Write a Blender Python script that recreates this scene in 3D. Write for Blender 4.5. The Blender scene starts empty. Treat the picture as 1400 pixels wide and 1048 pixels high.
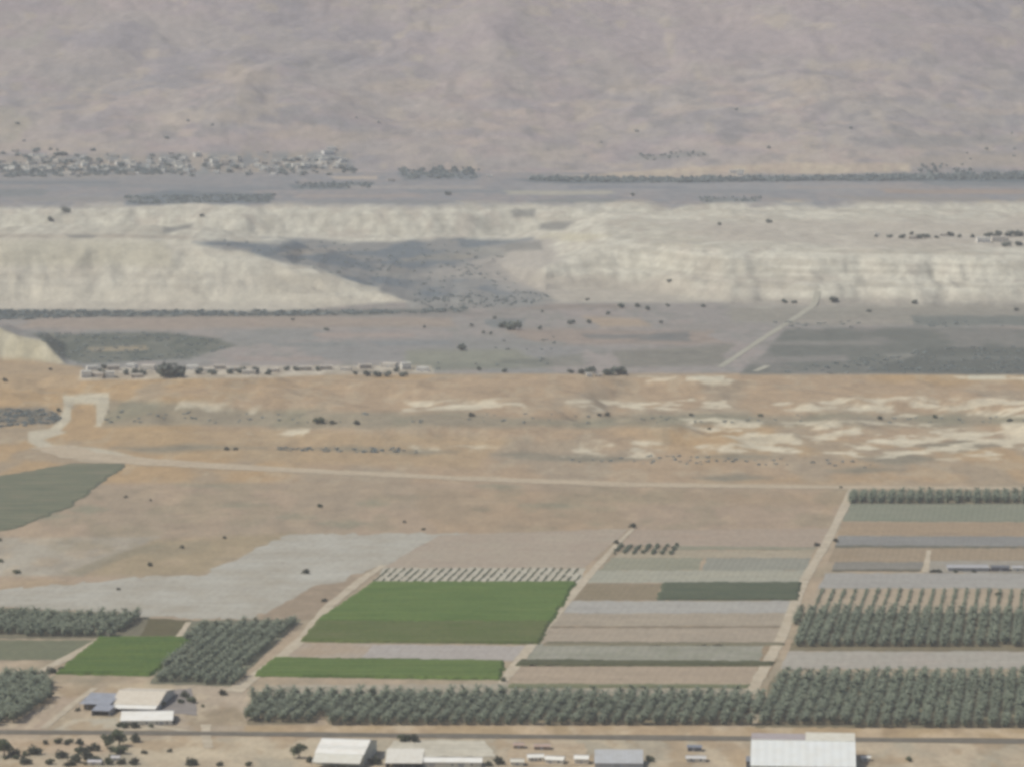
import bpy, math, random
import numpy as np
random.seed(11)
rs = np.random.RandomState(11)
sc = bpy.context.scene
COL = sc.collection
PI = math.pi

# ------------------------------------------------------------------ camera
F, HOR, CAMH = 5000.0, -60.0, 510.0          # focal length in photo px, horizon line, height above the plain
PITCH = math.atan((524 - HOR) / F)
cp, sp = math.cos(PITCH), math.sin(PITCH)
cam = bpy.data.cameras.new('camera')
co = bpy.data.objects.new('camera', cam)
COL.objects.link(co)
co.location = (0, 0, CAMH)
co.rotation_euler = (PI / 2 - PITCH, 0, 0)
cam.sensor_fit = 'HORIZONTAL'
cam.sensor_width = 36
cam.lens = 36 * F / 1400
cam.clip_start = 1
cam.clip_end = 40000
sc.camera = co


def project(X, Y, Z):
    """world -> photo px (used to estimate where things of the photo stand on the terrain)"""
    d = Y * cp - (Z - CAMH) * sp
    h = Y * sp + (Z - CAMH) * cp
    return 700 + F * X / d, 524 - F * h / d


def P(u, v, z=0.0):
    a, b = (u - 700) / F, -(v - 524) / F
    dy, dz = cp + b * sp, -sp + b * cp
    t = (z - CAMH) / dz
    return a * t, dy * t


# ------------------------------------------------------------------ noise
TAB = rs.rand(256, 256)


def vn(x, y, s=0):
    xi, yi = np.floor(x).astype(np.int64), np.floor(y).astype(np.int64)
    fx, fy = x - xi, y - yi
    fx, fy = fx * fx * (3 - 2 * fx), fy * fy * (3 - 2 * fy)
    xi, yi = xi + s * 37, yi + s * 91
    g = lambda i, j: TAB[(xi + i) % 256, (yi + j) % 256]
    return (g(0, 0) * (1 - fx) + g(1, 0) * fx) * (1 - fy) + (g(0, 1) * (1 - fx) + g(1, 1) * fx) * fy


def fbm(x, y, s=0, o=4):
    r, a, n = 0, 1.0, 0
    for k in range(o):
        r = r + a * vn(x * 2 ** k, y * 2 ** k, s + k * 5)
        n += a
        a *= .5
    return r / n                                # 0..1


def sst(a, b, x):
    t = np.clip((x - a) / (b - a), 0, 1)
    return t * t * (3 - 2 * t)


# ------------------------------------------------------------------ terrain heights
def interp(u, pts):
    return np.interp(u, [p[0] for p in pts], [p[1] for p in pts])


SIL_L = [(-900, 330), (0, 327), (200, 323), (270, 325), (330, 334), (378, 350), (410, 366), (455, 376), (500, 392), (545, 404), (590, 419), (700, 424)]
BASE_R = [(600, 5800), (680, 6150), (712, 5800), (745, 5604), (900, 5519), (1000, 5414), (1400, 5350), (2300, 5300)]
TOP_R = [(640, 0), (690, 5), (745, 30), (830, 58), (1000, 64), (1400, 62), (2300, 60)]
SIL_S = [(-900, 420), (-50, 440), (0, 450), (25, 461), (58, 467), (88, 499)]


def zf(X, Y):
    X, Y = np.asarray(X, float), np.asarray(Y, float)
    u = 700 + F * X / np.maximum(Y, 1)
    v = CAMH * F / np.maximum(Y, 1) + HOR
    z = np.zeros_like(Y)
    # rolling badlands between the track and the settlement
    m = sst(630, 600, v) * sst(516, 528, v)
    m = m * (1 - (1 - sst(120, 300, u)) * sst(560, 585, v))
    n = fbm(X / 150, Y / 190, 3, 5)
    rdg = 1 - np.abs(2 * fbm(X / 120, Y / 150, 8, 4) - 1)
    z = z + m * (10 * sst(.35, .75, n) + 5 * rdg * sst(.4, .6, n))
    # chalk hill, far left
    vs = interp(u, SIL_S)
    zc = np.maximum((CAMH * F - 4570 * (vs + 60)) / (F + 3 * (vs + 60)), 0)
    gul = fbm(X / 28, Y / 90, 12, 4)
    t = (Y - 4570 + 25 * (gul - .5)) / np.maximum(3 * zc, 1)
    z = np.maximum(z, zc * sst(0, 1, t) * (1 - sst(4760, 4900, Y)) * (1 - .25 * np.abs(gul - .5)))
    # long chalk ridge, left
    vs = interp(u, SIL_L) + 20 * (fbm(X / 60, Y * 0, 4, 5) - .5)
    zc = np.maximum((CAMH * F - 5312 * (vs + 60)) / (F + 4.5 * (vs + 60)), 0)
    gul = fbm(X / 34 + Y / 300, Y / 160, 17, 5)
    gr = np.abs(2 * gul - 1)
    t = (Y - 5312 + 70 * (fbm(X / 110, Y / 400, 21, 3) - .5)) / np.maximum(4.5 * zc, 1)
    st = np.clip(t, 0, 1)
    prof = .62 * st + .30 * sst(.12, .34, st) * .6 + .30 * sst(.55, .78, st) * .67
    prof = np.clip(prof / 1.0, 0, 1)
    z1 = zc * prof * (1 - sst(5900, 6350, Y)) - (1 - st) * st * 4 * 8 * gr * sst(3, 20, zc)
    z = np.maximum(z, z1)
    # chalk slope, right
    yb = interp(u, BASE_R) + 160 * (fbm(X / 150, X * 0, 31, 4) - .5)
    zc = interp(u, TOP_R)
    gul = fbm(X / 36 + Y / 200 + 2 * vn(X / 90, Y / 120, 39), Y / 120, 37, 6)
    gr = np.abs(2 * gul - 1)
    t = (Y - yb) / np.maximum(3.6 * zc, 1)
    st = np.clip(t, 0, 1)
    prof = .5 * st + .25 * sst(.05, .3, st) + .25 * sst(.5, .8, st)
    und = 1 + .28 * (fbm(X / 130, Y / 200, 41, 4) - .5)
    z2 = zc * prof * und * (1 - sst(6450, 6900, Y)) - (1 - st) * st * 4 * 7 * gr * sst(5, 30, zc) - 5 * st * (1 - st) * 4 * (fbm(X / 30, Y / 28, 44, 4) - .3) * sst(5, 30, zc)
    z = np.maximum(z, z2)
    # far chalk terrace that carries the upper plain
    yb = 6600 + 140 * (fbm(X / 170, X * 0, 51, 4) - .5)
    gul = np.abs(2 * fbm(X / 50 + Y / 200, Y / 160, 57, 4) - 1)
    t = np.clip((Y - yb) / 270, 0, 1)
    z3 = 50 * (.6 * t + .4 * sst(.2, .6, t)) - (1 - t) * t * 4 * 8 * gul
    z = np.maximum(z, z3)
    # the mountain
    d = np.maximum(Y - 7830 - 220 * (fbm(X / 420, X * 0, 61, 3) - .5), 0)
    wx, wy = X + 260 * (fbm(X / 400, Y / 500, 62, 3) - .5), Y + 420 * (fbm(X / 380, Y / 520, 64, 3) - .5)
    big = fbm(wx / 520, wy / 900, 67, 5)
    rv = np.abs(2 * fbm(wx / 260, wy / 520, 71, 5) - 1)
    fine = fbm(X / 70, Y / 90, 76, 4)
    zm = 50 + d * .23 + (sst(0, 500, d)) * (78 * (big - .5) + 26 * (rv - .35) + 9 * (fine - .5))
    zm = np.minimum(zm, 640 + 0 * Y)
    z = np.where(d > 0, np.maximum(zm, 50), z)
    return np.maximum(z, 0)


def hit(u, v):
    """first terrain point seen towards a photo px"""
    a, b = (u - 700) / F, -(v - 524) / F
    dy, dz = cp + b * sp, -sp + b * cp
    ya, yb = (P(u, v, 95)[1] - 5, P(u, v, 0)[1] + 12) if v > 250 else (7300, 10000)
    t = np.arange(ya, yb, 2.0 if v > 250 else 4.0) / dy
    X, Y, Z = a * t, dy * t, CAMH + dz * t
    g = zf(X, Y)
    k = int(np.argmax(Z <= g + .01))
    return float(X[k]), float(Y[k]), float(g[k])


# ------------------------------------------------------------------ colours: from what the photo shows to surface albedo
HAZE_COL = (.62, .645, .685, 1)
SIG = 5.5e-5                                   # haze density per metre
# what reaches the camera from a surface: share of its own light, and light of the air in front of it, by distance
D_T = [2400, 2970, 3360, 4720, 5100, 7190, 7420, 9500]
K_T = [1.074, 1.063, 1.048, .991, .980, .922, .913, .87]
A_T = [.045, .053, .058, .075, .080, .100, .103, .120]


def lin(c):
    c = np.asarray(c, float) / 255
    return np.where(c <= .04045, c / 12.92, ((c + .055) / 1.055) ** 2.4)


def alb(c, Y=2600.0, lo=.02, hi=.82):
    k, a = np.interp(Y, D_T, K_T), np.interp(Y, D_T, A_T)
    k, a = np.stack([k, k * .996, k * 1.033], -1), np.stack([a, a * 1.07, a * 1.215], -1)
    return np.clip((lin(c) - a) / k, lo, hi)


# ------------------------------------------------------------------ materials
def nodes(name):
    m = bpy.data.materials.new(name)
    m.use_nodes = True
    nt = m.node_tree
    b = nt.nodes['Principled BSDF']
    b.inputs['Roughness'].default_value = .9
    b.inputs['Specular IOR Level'].default_value = .15
    return m, nt, b


def N(nt, typ, **kw):
    n = nt.nodes.new(typ)
    for k, v in kw.items():
        if k.startswith('i_'):
            n.inputs[k[2:]].default_value = v
        else:
            setattr(n, k, v)
    return n


def rgba(c):
    return (float(c[0]), float(c[1]), float(c[2]), 1)


def world_pos(nt, scale):
    g = N(nt, 'ShaderNodeNewGeometry')
    mp = N(nt, 'ShaderNodeMapping')
    mp.inputs['Scale'].default_value = scale
    nt.links.new(g.outputs['Position'], mp.inputs['Vector'])
    return mp.outputs[0]


def noise(nt, scale, detail=4, rough=.55):
    n = N(nt, 'ShaderNodeTexNoise')
    n.inputs['Scale'].default_value = 1
    n.inputs['Detail'].default_value = detail
    n.inputs['Roughness'].default_value = rough
    nt.links.new(world_pos(nt, scale), n.inputs['Vector'])
    return n.outputs['Fac']


def ramp(nt, fac, stops):
    r = N(nt, 'ShaderNodeValToRGB')
    el = r.color_ramp.elements
    while len(el) < len(stops):
        el.new(.5)
    for e, (p, c) in zip(el, stops):
        e.position = p
        e.color = c if len(c) == 4 else rgba(c)
    nt.links.new(fac, r.inputs[0])
    return r.outputs[0]


def mixc(nt, a, b, fac, typ='MIX'):
    m = N(nt, 'ShaderNodeMix', data_type='RGBA', blend_type=typ)
    for s, x in ((0, fac), (6, a), (7, b)):
        if hasattr(x, 'links'):
            nt.links.new(x, m.inputs[s])
        elif s == 0:
            m.inputs[0].default_value = x
        else:
            m.inputs[s].default_value = rgba(x)
    return m.outputs[2]


def grey(v):
    return (v, v, v, 1)


def terrain_mat():
    m, nt, b = nodes('dry_earth')
    at = N(nt, 'ShaderNodeAttribute', attribute_name='albedo')
    c = at.outputs['Color']
    c = mixc(nt, c, ramp(nt, noise(nt, (1 / 22, 1 / 45, 1 / 22), 6, .65), [(.25, grey(.80)), (.5, grey(1)), (.75, grey(1.17))]), 1, 'MULTIPLY')
    c = mixc(nt, c, ramp(nt, noise(nt, (1 / 4, 1 / 12, 1 / 4), 5, .7), [(.25, grey(.86)), (.5, grey(1)), (.8, grey(1.12))]), 1, 'MULTIPLY')
    nt.links.new(c, b.inputs['Base Color'])
    return m


def field_mat(name, c1, c2=None, rows=0, rowc=None, amt=.35, patch=40, ang=0.0):
    """ploughed or covered soil: patchy mix of two colours, drill rows across or along the field"""
    m, nt, b = nodes(name)
    c2 = c1 * .86 if c2 is None else c2
    c = mixc(nt, c1, c2, ramp(nt, noise(nt, (1 / patch, 1 / (patch * 1.2), 1), 5, .6), [(.32, grey(0)), (.68, grey(1))]))
    c = mixc(nt, c, ramp(nt, noise(nt, (1 / 90, 1 / 8, 1), 5, .65), [(.28, grey(.87)), (.5, grey(1)), (.74, grey(1.1))]), 1, 'MULTIPLY')
    if rows:
        g = N(nt, 'ShaderNodeNewGeometry')
        mp = N(nt, 'ShaderNodeMapping')
        mp.inputs['Rotation'].default_value = (0, 0, ang)
        nt.links.new(g.outputs['Position'], mp.inputs['Vector'])
        w = N(nt, 'ShaderNodeTexWave', bands_direction='X')
        w.inputs['Scale'].default_value = 2 * PI / 20 / rows
        w.inputs['Distortion'].default_value = 1.2
        w.inputs['Detail'].default_value = 2
        w.inputs['Detail Scale'].default_value = .6
        nt.links.new(mp.outputs[0], w.inputs['Vector'])
        f = N(nt, 'ShaderNodeMath', operation='MULTIPLY')
        nt.links.new(w.outputs['Fac'], f.inputs[0])
        f.inputs[1].default_value = amt
        c = mixc(nt, c, c1 * .7 if rowc is None else rowc, f.outputs[0])
    c = mixc(nt, c, ramp(nt, noise(nt, (1 / 5, 1 / 14, 1), 5, .7), [(.25, grey(.84)), (.5, grey(1)), (.78, grey(1.14))]), 1, 'MULTIPLY')
    nt.links.new(c, b.inputs['Base Color'])
    return m


def leaf_mat(name, c1, c2, sc_=1 / 6):
    m, nt, b = nodes(name)
    oi = N(nt, 'ShaderNodeObjectInfo')
    c = mixc(nt, c1, c2, ramp(nt, noise(nt, (sc_, sc_, sc_), 3, .6), [(.35, grey(0)), (.65, grey(1))]))
    c = mixc(nt, c, ramp(nt, oi.outputs['Random'], [(0, grey(.82)), (1, grey(1.18))]), 1, 'MULTIPLY')
    nt.links.new(c, b.inputs['Base Color'])
    b.inputs['Roughness'].default_value = .7
    tr = N(nt, 'ShaderNodeBsdfTranslucent')            # thin leaves let some sun through
    nt.links.new(c, tr.inputs['Color'])
    mx = N(nt, 'ShaderNodeMixShader')
    mx.inputs[0].default_value = .38
    nt.links.new(b.outputs[0], mx.inputs[1])
    nt.links.new(tr.outputs[0], mx.inputs[2])
    nt.links.new(mx.outputs[0], nt.nodes['Material Output'].inputs['Surface'])
    return m


def plain_mat(name, c, rough=.6, metal=0, dirt=.25, sc_=.35, ribs=0, amt=.0):
    """painted or rusting metal, plaster, concrete: base colour with streaky dirt"""
    m, nt, b = nodes(name)
    c = np.asarray(c, float)
    cc = mixc(nt, c, c * (1 - dirt) * np.array([1, .96, .9]), ramp(nt, noise(nt, (sc_, sc_, sc_ * .3), 5, .65), [(.42, grey(0)), (.75, grey(1))]))
    if ribs:
        tc = N(nt, 'ShaderNodeTexCoord')
        w = N(nt, 'ShaderNodeTexWave', bands_direction='X')
        w.inputs['Scale'].default_value = 2 * PI / 20 / ribs
        nt.links.new(tc.outputs['Object'], w.inputs['Vector'])
        f = N(nt, 'ShaderNodeMath', operation='MULTIPLY')
        nt.links.new(w.outputs['Fac'], f.inputs[0])
        f.inputs[1].default_value = amt
        cc = mixc(nt, cc, c * .75, f.outputs[0])
    nt.links.new(cc, b.inputs['Base Color'])
    b.inputs['Roughness'].default_value = rough
    b.inputs['Metallic'].default_value = metal
    return m


# ------------------------------------------------------------------ object helpers
def tag(o, label=None, cat=None, group=None, kind=None):
    if label: o['label'] = label
    if cat: o['category'] = cat
    if group: o['group'] = group
    if kind: o['kind'] = kind
    return o


def mesh_np(name, V, Fq, mat, parent=None, cols=None, smooth=False):
    """V (n,3), Fq (m,4) quads or (m,3) tris as numpy"""
    me = bpy.data.meshes.new(name)
    V = np.asarray(V, np.float32)
    Fq = np.asarray(Fq, np.int32)
    k = Fq.shape[1]
    me.vertices.add(len(V))
    me.vertices.foreach_set('co', V.ravel())
    me.loops.add(Fq.size)
    me.loops.foreach_set('vertex_index', Fq.ravel())
    me.polygons.add(len(Fq))
    me.polygons.foreach_set('loop_start', np.arange(0, Fq.size, k, dtype=np.int32))
    me.polygons.foreach_set('loop_total', np.full(len(Fq), k, np.int32))
    if smooth:
        me.polygons.foreach_set('use_smooth', np.ones(len(Fq), bool))
    me.update(calc_edges=True)
    if cols is not None:
        a = me.color_attributes.new('albedo', 'FLOAT_COLOR', 'POINT')
        a.data.foreach_set('color', np.concatenate([cols, np.ones((len(cols), 1))], 1).astype(np.float32).ravel())
    me.materials.append(mat)
    o = bpy.data.objects.new(name, me)
    COL.objects.link(o)
    if parent: o.parent = parent
    return o


class MB:
    def __init__(s):
        s.v, s.f = [], []

    def face(s, *pts):
        i = len(s.v)
        s.v += [tuple(p) for p in pts]
        s.f.append(tuple(range(i, i + len(pts))))

    def hexa(s, p):
        """eight corners: bottom ring then top ring, counter-clockwise"""
        i = len(s.v)
        s.v += [tuple(q) for q in p]
        for f in ((3, 2, 1, 0), (4, 5, 6, 7), (0, 1, 5, 4), (1, 2, 6, 5), (2, 3, 7, 6), (3, 0, 4, 7)):
            s.f.append(tuple(i + k for k in f))

    def box(s, x0, x1, y0, y1, z0, z1):
        s.hexa([(x0, y0, z0), (x1, y0, z0), (x1, y1, z0), (x0, y1, z0), (x0, y0, z1), (x1, y0, z1), (x1, y1, z1), (x0, y1, z1)])

    def slab(s, x0, x1, ya, za, yb, zb, th):
        """sloping sheet from (ya,za) to (yb,zb), thickness th"""
        s.hexa([(x0, ya, za - th), (x1, ya, za - th), (x1, yb, zb - th), (x0, yb, zb - th), (x0, ya, za), (x1, ya, za), (x1, yb, zb), (x0, yb, zb)])

    def cyl(s, x, y, z0, z1, r0, r1, n=8):
        i = len(s.v)
        for z, r in ((z0, r0), (z1, r1)):
            for k in range(n):
                a = 2 * PI * k / n
                s.v.append((x + r * math.cos(a), y + r * math.sin(a), z))
        for k in range(n):
            s.f.append((i + k, i + (k + 1) % n, i + n + (k + 1) % n, i + n + k))
        s.f.append(tuple(i + n + k for k in range(n)))

    def build(s, name, mat, parent=None):
        me = bpy.data.meshes.new(name)
        me.from_pydata(s.v, [], s.f)
        me.update()
        me.materials.append(mat)
        o = bpy.data.objects.new(name, me)
        COL.objects.link(o)
        if parent: o.parent = parent
        return o


def empty(name, loc, rz=0, label=None, cat=None, group=None):
    o = bpy.data.objects.new(name, None)
    COL.objects.link(o)
    o.location = loc
    o.rotation_euler = (0, 0, rz)
    o.empty_display_size = 1
    return tag(o, label, cat, group)


def copy_thing(o, loc, rz, scale, label, group=None):
    r = o.copy()
    COL.objects.link(r)
    r.location, r.rotation_euler, r.scale = loc, (0, 0, rz), scale
    r['label'] = label
    if group: r['group'] = group
    elif 'group' in r: del r['group']
    for ch in [c for c in o.children]:
        d = ch.copy()
        COL.objects.link(d)
        d.parent = r
    return r


# ------------------------------------------------------------------ ground grid
def rows_y():
    y = []
    v = 1230.0
    while v > 512:
        y.append(CAMH * F / (v + 60))
        v -= 1.5
    def seg(a, b, st):
        return list(np.arange(a, b, st))
    y += seg(y[-1] + 6, 5280, 8) + seg(5280, 5820, 4) + seg(5820, 6560, 9) + seg(6560, 6900, 5) + seg(6900, 7740, 12) + seg(7740, 9500, 8) + seg(9500, 10900, 28)
    return np.array(y)


def cols_u():
    return np.concatenate([np.arange(-1000, -60, 16), np.arange(-60, 1460, 3.5), np.arange(1460, 2400, 16)])


def poly_sd(u, v, poly):
    """signed distance (px, positive inside)"""
    poly = np.asarray(poly, float)
    n = len(poly)
    d2 = np.full(u.shape, 1e18)
    ins = np.zeros(u.shape, bool)
    for i in range(n):
        x0, y0 = poly[i]
        x1, y1 = poly[(i + 1) % n]
        ex, ey = x1 - x0, y1 - y0
        t = np.clip(((u - x0) * ex + (v - y0) * ey) / (ex * ex + ey * ey + 1e-9), 0, 1)
        d2 = np.minimum(d2, (u - x0 - t * ex) ** 2 + (v - y0 - t * ey) ** 2)
        c = ((y0 > v) != (y1 > v)) & (u < (x1 - x0) * (v - y0) / (y1 - y0 + 1e-12) + x0)
        ins ^= c
    return np.where(ins, 1, -1) * np.sqrt(d2)


def build_ground():
    Yr, U = rows_y(), cols_u()
    YY = np.repeat(Yr[:, None], len(U), 1)
    XX = (U[None, :] - 700) / F * YY
    ZZ = zf(XX, YY)
    pu, pv = project(XX, YY, ZZ)
    X, Y, Z = XX.ravel(), YY.ravel(), ZZ.ravel()
    u, v = pu.ravel(), pv.ravel()
    D = np.sqrt(X * X + Y * Y)
    # wandering of every natural outline, in metres on the ground, seen as px
    ju = (fbm(X / 60, Y / 120, 81, 4) - .5)
    jv = (fbm(X / 75, Y / 150, 88, 4) - .5)
    n_big = fbm(X / 260, Y / 520, 93, 4)
    n_mid = fbm(X / 60, Y / 170, 97, 5)
    n_fin = fbm(X / 16, Y / 60, 103, 4)
    C = np.zeros((len(X), 3))
    C[:] = (167, 153, 136)

    def lay(mask, c):
        m = np.clip(mask, 0, 1)[:, None]
        C[:] = C * (1 - m) + np.asarray(c, float) * m

    def paint(poly, c, jit=(30, 8), soft=3, op=1.0, c2=None, nz=None, thr=(.4, .6)):
        poly = np.asarray(poly, float)
        lo, hi = poly.min(0) - 45, poly.max(0) + 45
        k = np.nonzero((u > lo[0]) & (u < hi[0]) & (v > lo[1]) & (v < hi[1]))[0]
        if len(k) == 0: return
        sd = poly_sd(u[k] + ju[k] * jit[0], v[k] + jv[k] * jit[1], poly)
        m = (sst(-soft, soft, sd) * op)[:, None]
        cc = np.asarray(c, float)[None, :]
        if c2 is not None:
            w = sst(thr[0], thr[1], nz[k])[:, None]
            cc = cc * (1 - w) + np.asarray(c2, float)[None, :] * w
        C[k] = C[k] * (1 - m) + cc * m

    E = 2600
    # --- near: fallow land left of the fields
    lay(sst(.45, .65, n_mid) * .5, (158, 150, 134))
    lay(sst(1006, 1012, v), (176, 163, 144))
    lay(sst(1006, 1012, v) * sst(.4, .65, n_fin), (166, 158, 142))
    paint([(-900, 905), (120, 903), (330, 930), (345, 1000), (-900, 1000)], (174, 160, 142), (20, 4), 3, 1, (160, 148, 130), n_fin)
    paint([(200, 935), (330, 930), (345, 998), (250, 998), (215, 975)], (170, 158, 143), (20, 4), 4, .8)
    paint([(145, 934), (240, 930), (245, 950), (150, 950)], (186, 172, 150), (8, 3), 3)
    paint([(0, 955), (110, 950), (60, 998), (0, 998)], (170, 155, 140), (10, 4), 3, .7)
    paint([(100, 982), (160, 980), (250, 996), (70, 997)], (172, 166, 152), (10, 3), 2)
    paint([(255, 975), (320, 965), (335, 990), (260, 992)], (150, 138, 120), (20, 5), 4, .8)
    paint([(330, 990), (1500, 995), (1500, 1010), (330, 1002)], (182, 164, 140), (20, 4), 2, .9, (168, 150, 124), n_fin)
    paint([(-900, 1008), (150, 1010), (150, 1030), (-900, 1030)], (180, 163, 143), (20, 4), 4, 1)
    paint([(150, 1012), (440, 1012), (430, 1034), (200, 1040)], (183, 171, 151), (20, 4), 4)
    nr = sst(925, 945, v)
    lay(nr * sst(.52, .68, fbm(X / 14, Y / 40, 151, 4)) * .6, (188, 175, 154))
    lay(nr * sst(.52, .68, fbm(X / 18, Y / 45, 157, 4)) * .6, (160, 142, 120))
    # --- left tan slope
    paint([(-900, 690), (0, 694), (60, 690), (40, 712), (-900, 730)], (140, 142, 124), (24, 6), 5, .8)
    paint([(-900, 640), (140, 650), (600, 655), (1180, 668), (1120, 745), (520, 790), (330, 870), (-900, 830)], (165, 150, 134), (20, 5), 4, 1, (158, 146, 131), n_mid)
    paint([(560, 668), (1165, 672), (1125, 722), (600, 730)], (165, 148, 129), (30, 6), 8, .9, (158, 144, 127), n_mid)
    paint([(850, 690), (1130, 690), (1125, 742), (860, 742)], (164, 149, 135), (30, 5), 8, .7)
    paint([(-900, 738), (215, 733), (110, 786), (-900, 795)], (171, 165, 153), (25, 5), 3, 1, (161, 154, 142), n_mid)
    paint([(120, 786), (205, 738), (400, 728), (345, 752), (270, 786)], (167, 149, 126), (25, 6), 5, 1, (158, 146, 126), n_mid)
    paint([(95, 782), (160, 755), (215, 740), (225, 746), (165, 765), (110, 786)], (141, 135, 120), (10, 4), 3, .7)
    paint([(0, 795), (60, 790), (110, 800), (40, 812), (0, 815)], (168, 152, 131), (20, 5), 4, .8)
    for (a, b, w, h) in ((510, 688, 24, 6), (405, 707, 26, 4), (470, 716, 40, 6), (120, 695, 30, 7), (55, 705, 50, 5), (300, 660, 60, 4), (680, 664, 30, 5), (250, 655, 40, 5), (330, 690, 40, 3), (760, 690, 50, 4)):
        paint([(a - w, b), (a, b - h), (a + w, b), (a, b + h)], (137, 138, 124), (24, 6), 5, .7)
    paint([(-900, 620), (0, 600), (60, 612), (140, 640), (60, 645), (0, 665), (-900, 690)], (165, 154, 138), (20, 5), 4)
    tn = sst(655, 670, v) * sst(945, 930, v)
    lay(tn * sst(.52, .68, fbm(X / 22, Y / 60, 161, 5)) * .4, (174, 158, 138))
    lay(tn * sst(.52, .68, fbm(X / 30, Y / 70, 167, 5)) * .45, (147, 140, 124))
    # --- badlands: orange tan with chalk cut banks
    zb = sst(664, 655, v) * sst(508, 516, v)
    lay(zb, (167, 150, 131))
    lay(zb * sst(.45, .62, n_big), (172, 151, 125))
    lay(zb * sst(.5, .66, n_mid) * .7, (157, 147, 133))
    lay(zb * sst(.55, .7, n_fin) * .35, (178, 168, 150))
    paint([(-900, 560), (60, 556), (84, 566), (80, 580), (-900, 590)], (116, 116, 112), (16, 5), 3, .9, (135, 130, 122), n_fin)
    paint([(140, 545), (420, 560), (760, 572), (1000, 566), (1400, 566), (2300, 566), (2300, 582), (1400, 580), (900, 582), (500, 585), (140, 580)], (148, 142, 129), (40, 12), 5, .85, (140, 138, 125), n_mid)
    paint([(140, 588), (380, 586), (700, 600), (650, 640), (300, 628), (160, 612)], (168, 150, 126), (30, 6), 6, .6)
    for (a, b, w, h) in ((250, 612, 110, 5), (480, 612, 60, 4), (580, 618, 60, 4), (800, 627, 90, 6), (1000, 625, 60, 5), (720, 622, 40, 5), (1230, 628, 60, 8), (1310, 610, 60, 9), (1180, 642, 60, 5), (1000, 652, 50, 5)):
        paint([(a - w, b), (a, b - h), (a + w, b), (a, b + h)], (134, 131, 121), (50, 8), 4, .8)
    chalk = (202, 194, 175)
    W = sst(.43, .61, fbm(X / 26, Y / 30, 111, 6)) * (.7 + .3 * n_fin)
    def bank(poly, op=1.0):
        poly = np.asarray(poly, float)
        lo, hi = poly.min(0) - 45, poly.max(0) + 45
        k = np.nonzero((u > lo[0]) & (u < hi[0]) & (v > lo[1]) & (v < hi[1]))[0]
        sd = poly_sd(u[k] + ju[k] * 50, v[k] + jv[k] * 12, poly)
        m = (sst(-2.5, 2.5, sd) * W[k] * op)[:, None]
        C[k] = C[k] * (1 - m) + np.array(chalk) * m
    bank([(540, 548), (700, 545), (740, 562), (560, 562)])
    bank([(760, 545), (1000, 543), (1000, 560), (780, 562)])
    bank([(250, 548), (360, 550), (350, 562), (240, 560)], .8)
    bank([(1080, 545), (1400, 540), (2300, 540), (2300, 568), (1220, 570), (1060, 558)])
    bank([(930, 574), (1400, 578), (2300, 580), (2300, 615), (1180, 632), (1050, 618), (960, 590)])
    bank([(760, 608), (860, 600), (905, 604), (890, 626), (770, 626)])
    bank([(1130, 585), (1270, 582), (1250, 622), (1160, 628)])
    bank([(940, 607), (1110, 606), (1100, 622), (950, 620)])
    bank([(560, 608), (700, 612), (690, 620), (580, 618)], .8)
    bank([(340, 590), (420, 583), (420, 592), (350, 595)], 1)
    bank([(870, 517), (1010, 513), (1000, 522), (880, 524)], 1)
    bank([(1310, 515), (1420, 512), (1420, 520), (1320, 522)], 1)
    paint([(940, 514), (990, 514), (990, 518.5), (940, 519)], (200, 194, 176), (8, 2), 1.5)
    paint([(1325, 513), (1375, 513), (1375, 519), (1325, 519)], (200, 194, 176), (8, 2), 1.5)
    # pale loop of bare earth, left
    paint([(85, 540), (150, 536), (150, 552), (138, 582), (130, 582), (134, 552), (100, 553), (95, 575), (78, 592), (60, 592), (80, 575), (88, 556)], (187, 180, 163), (6, 2), 1.5)
    paint([(38, 590), (75, 585), (90, 590), (62, 600), (75, 608), (130, 612), (180, 622), (170, 634), (110, 630), (60, 615), (38, 603)], (184, 177, 161), (8, 3), 2)
    # --- valley floor beyond the settlement
    zh = sst(513, 507, v) * sst(402, 412, v)
    lay(zh, (150, 147, 145))
    lay(zh * sst(.42, .62, n_big) * .8, (142, 143, 142))
    lay(zh * sst(.5, .65, n_mid) * .7, (157, 150, 147))
    lay(zh * sst(.56, .7, n_fin) * .5, (138, 139, 136))
    paint([(-900, 422), (100, 424), (380, 424), (560, 424), (640, 420), (640, 428), (400, 434), (150, 434), (-900, 442)], (116, 120, 119), (24, 5), 2.5, 1, (128, 130, 128), n_fin)
    paint([(30, 436), (300, 432), (620, 434), (620, 446), (200, 450), (30, 448)], (158, 148, 140), (40, 6), 4, .8)
    paint([(40, 456), (230, 454), (300, 464), (320, 474), (260, 492), (110, 497), (60, 480)], (112, 117, 114), (36, 7), 3, 1, (122, 125, 121), n_fin)
    paint([(120, 475), (190, 472), (200, 478), (130, 480)], (158, 148, 132), (20, 3), 2, .8)
    paint([(480, 464), (600, 462), (800, 470), (800, 490), (600, 500), (430, 488)], (142, 142, 142), (60, 9), 6, .8)
    paint([(560, 480), (700, 478), (760, 500), (560, 508)], (140, 142, 132), (40, 6), 5, .8)
    paint([(800, 432), (870, 436), (890, 446), (820, 448)], (166, 153, 140), (30, 5), 4, .9)
    paint([(700, 450), (980, 452), (990, 470), (740, 472)], (153, 143, 136), (60, 8), 5, .8)
    paint([(900, 455), (945, 453), (940, 466), (870, 466)], (118, 122, 124), (30, 5), 3, .7)
    paint([(840, 480), (1000, 470), (985, 500), (850, 504)], (130, 130, 125), (40, 6), 4, .8)
    paint([(740, 488), (800, 484), (800, 500), (700, 504)], (132, 133, 128), (40, 6), 4, .7)
    paint([(1000, 420), (1260, 416), (2300, 420), (2300, 444), (1120, 446), (1000, 440)], (148, 146, 140), (30, 5), 4, .9)
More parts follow.
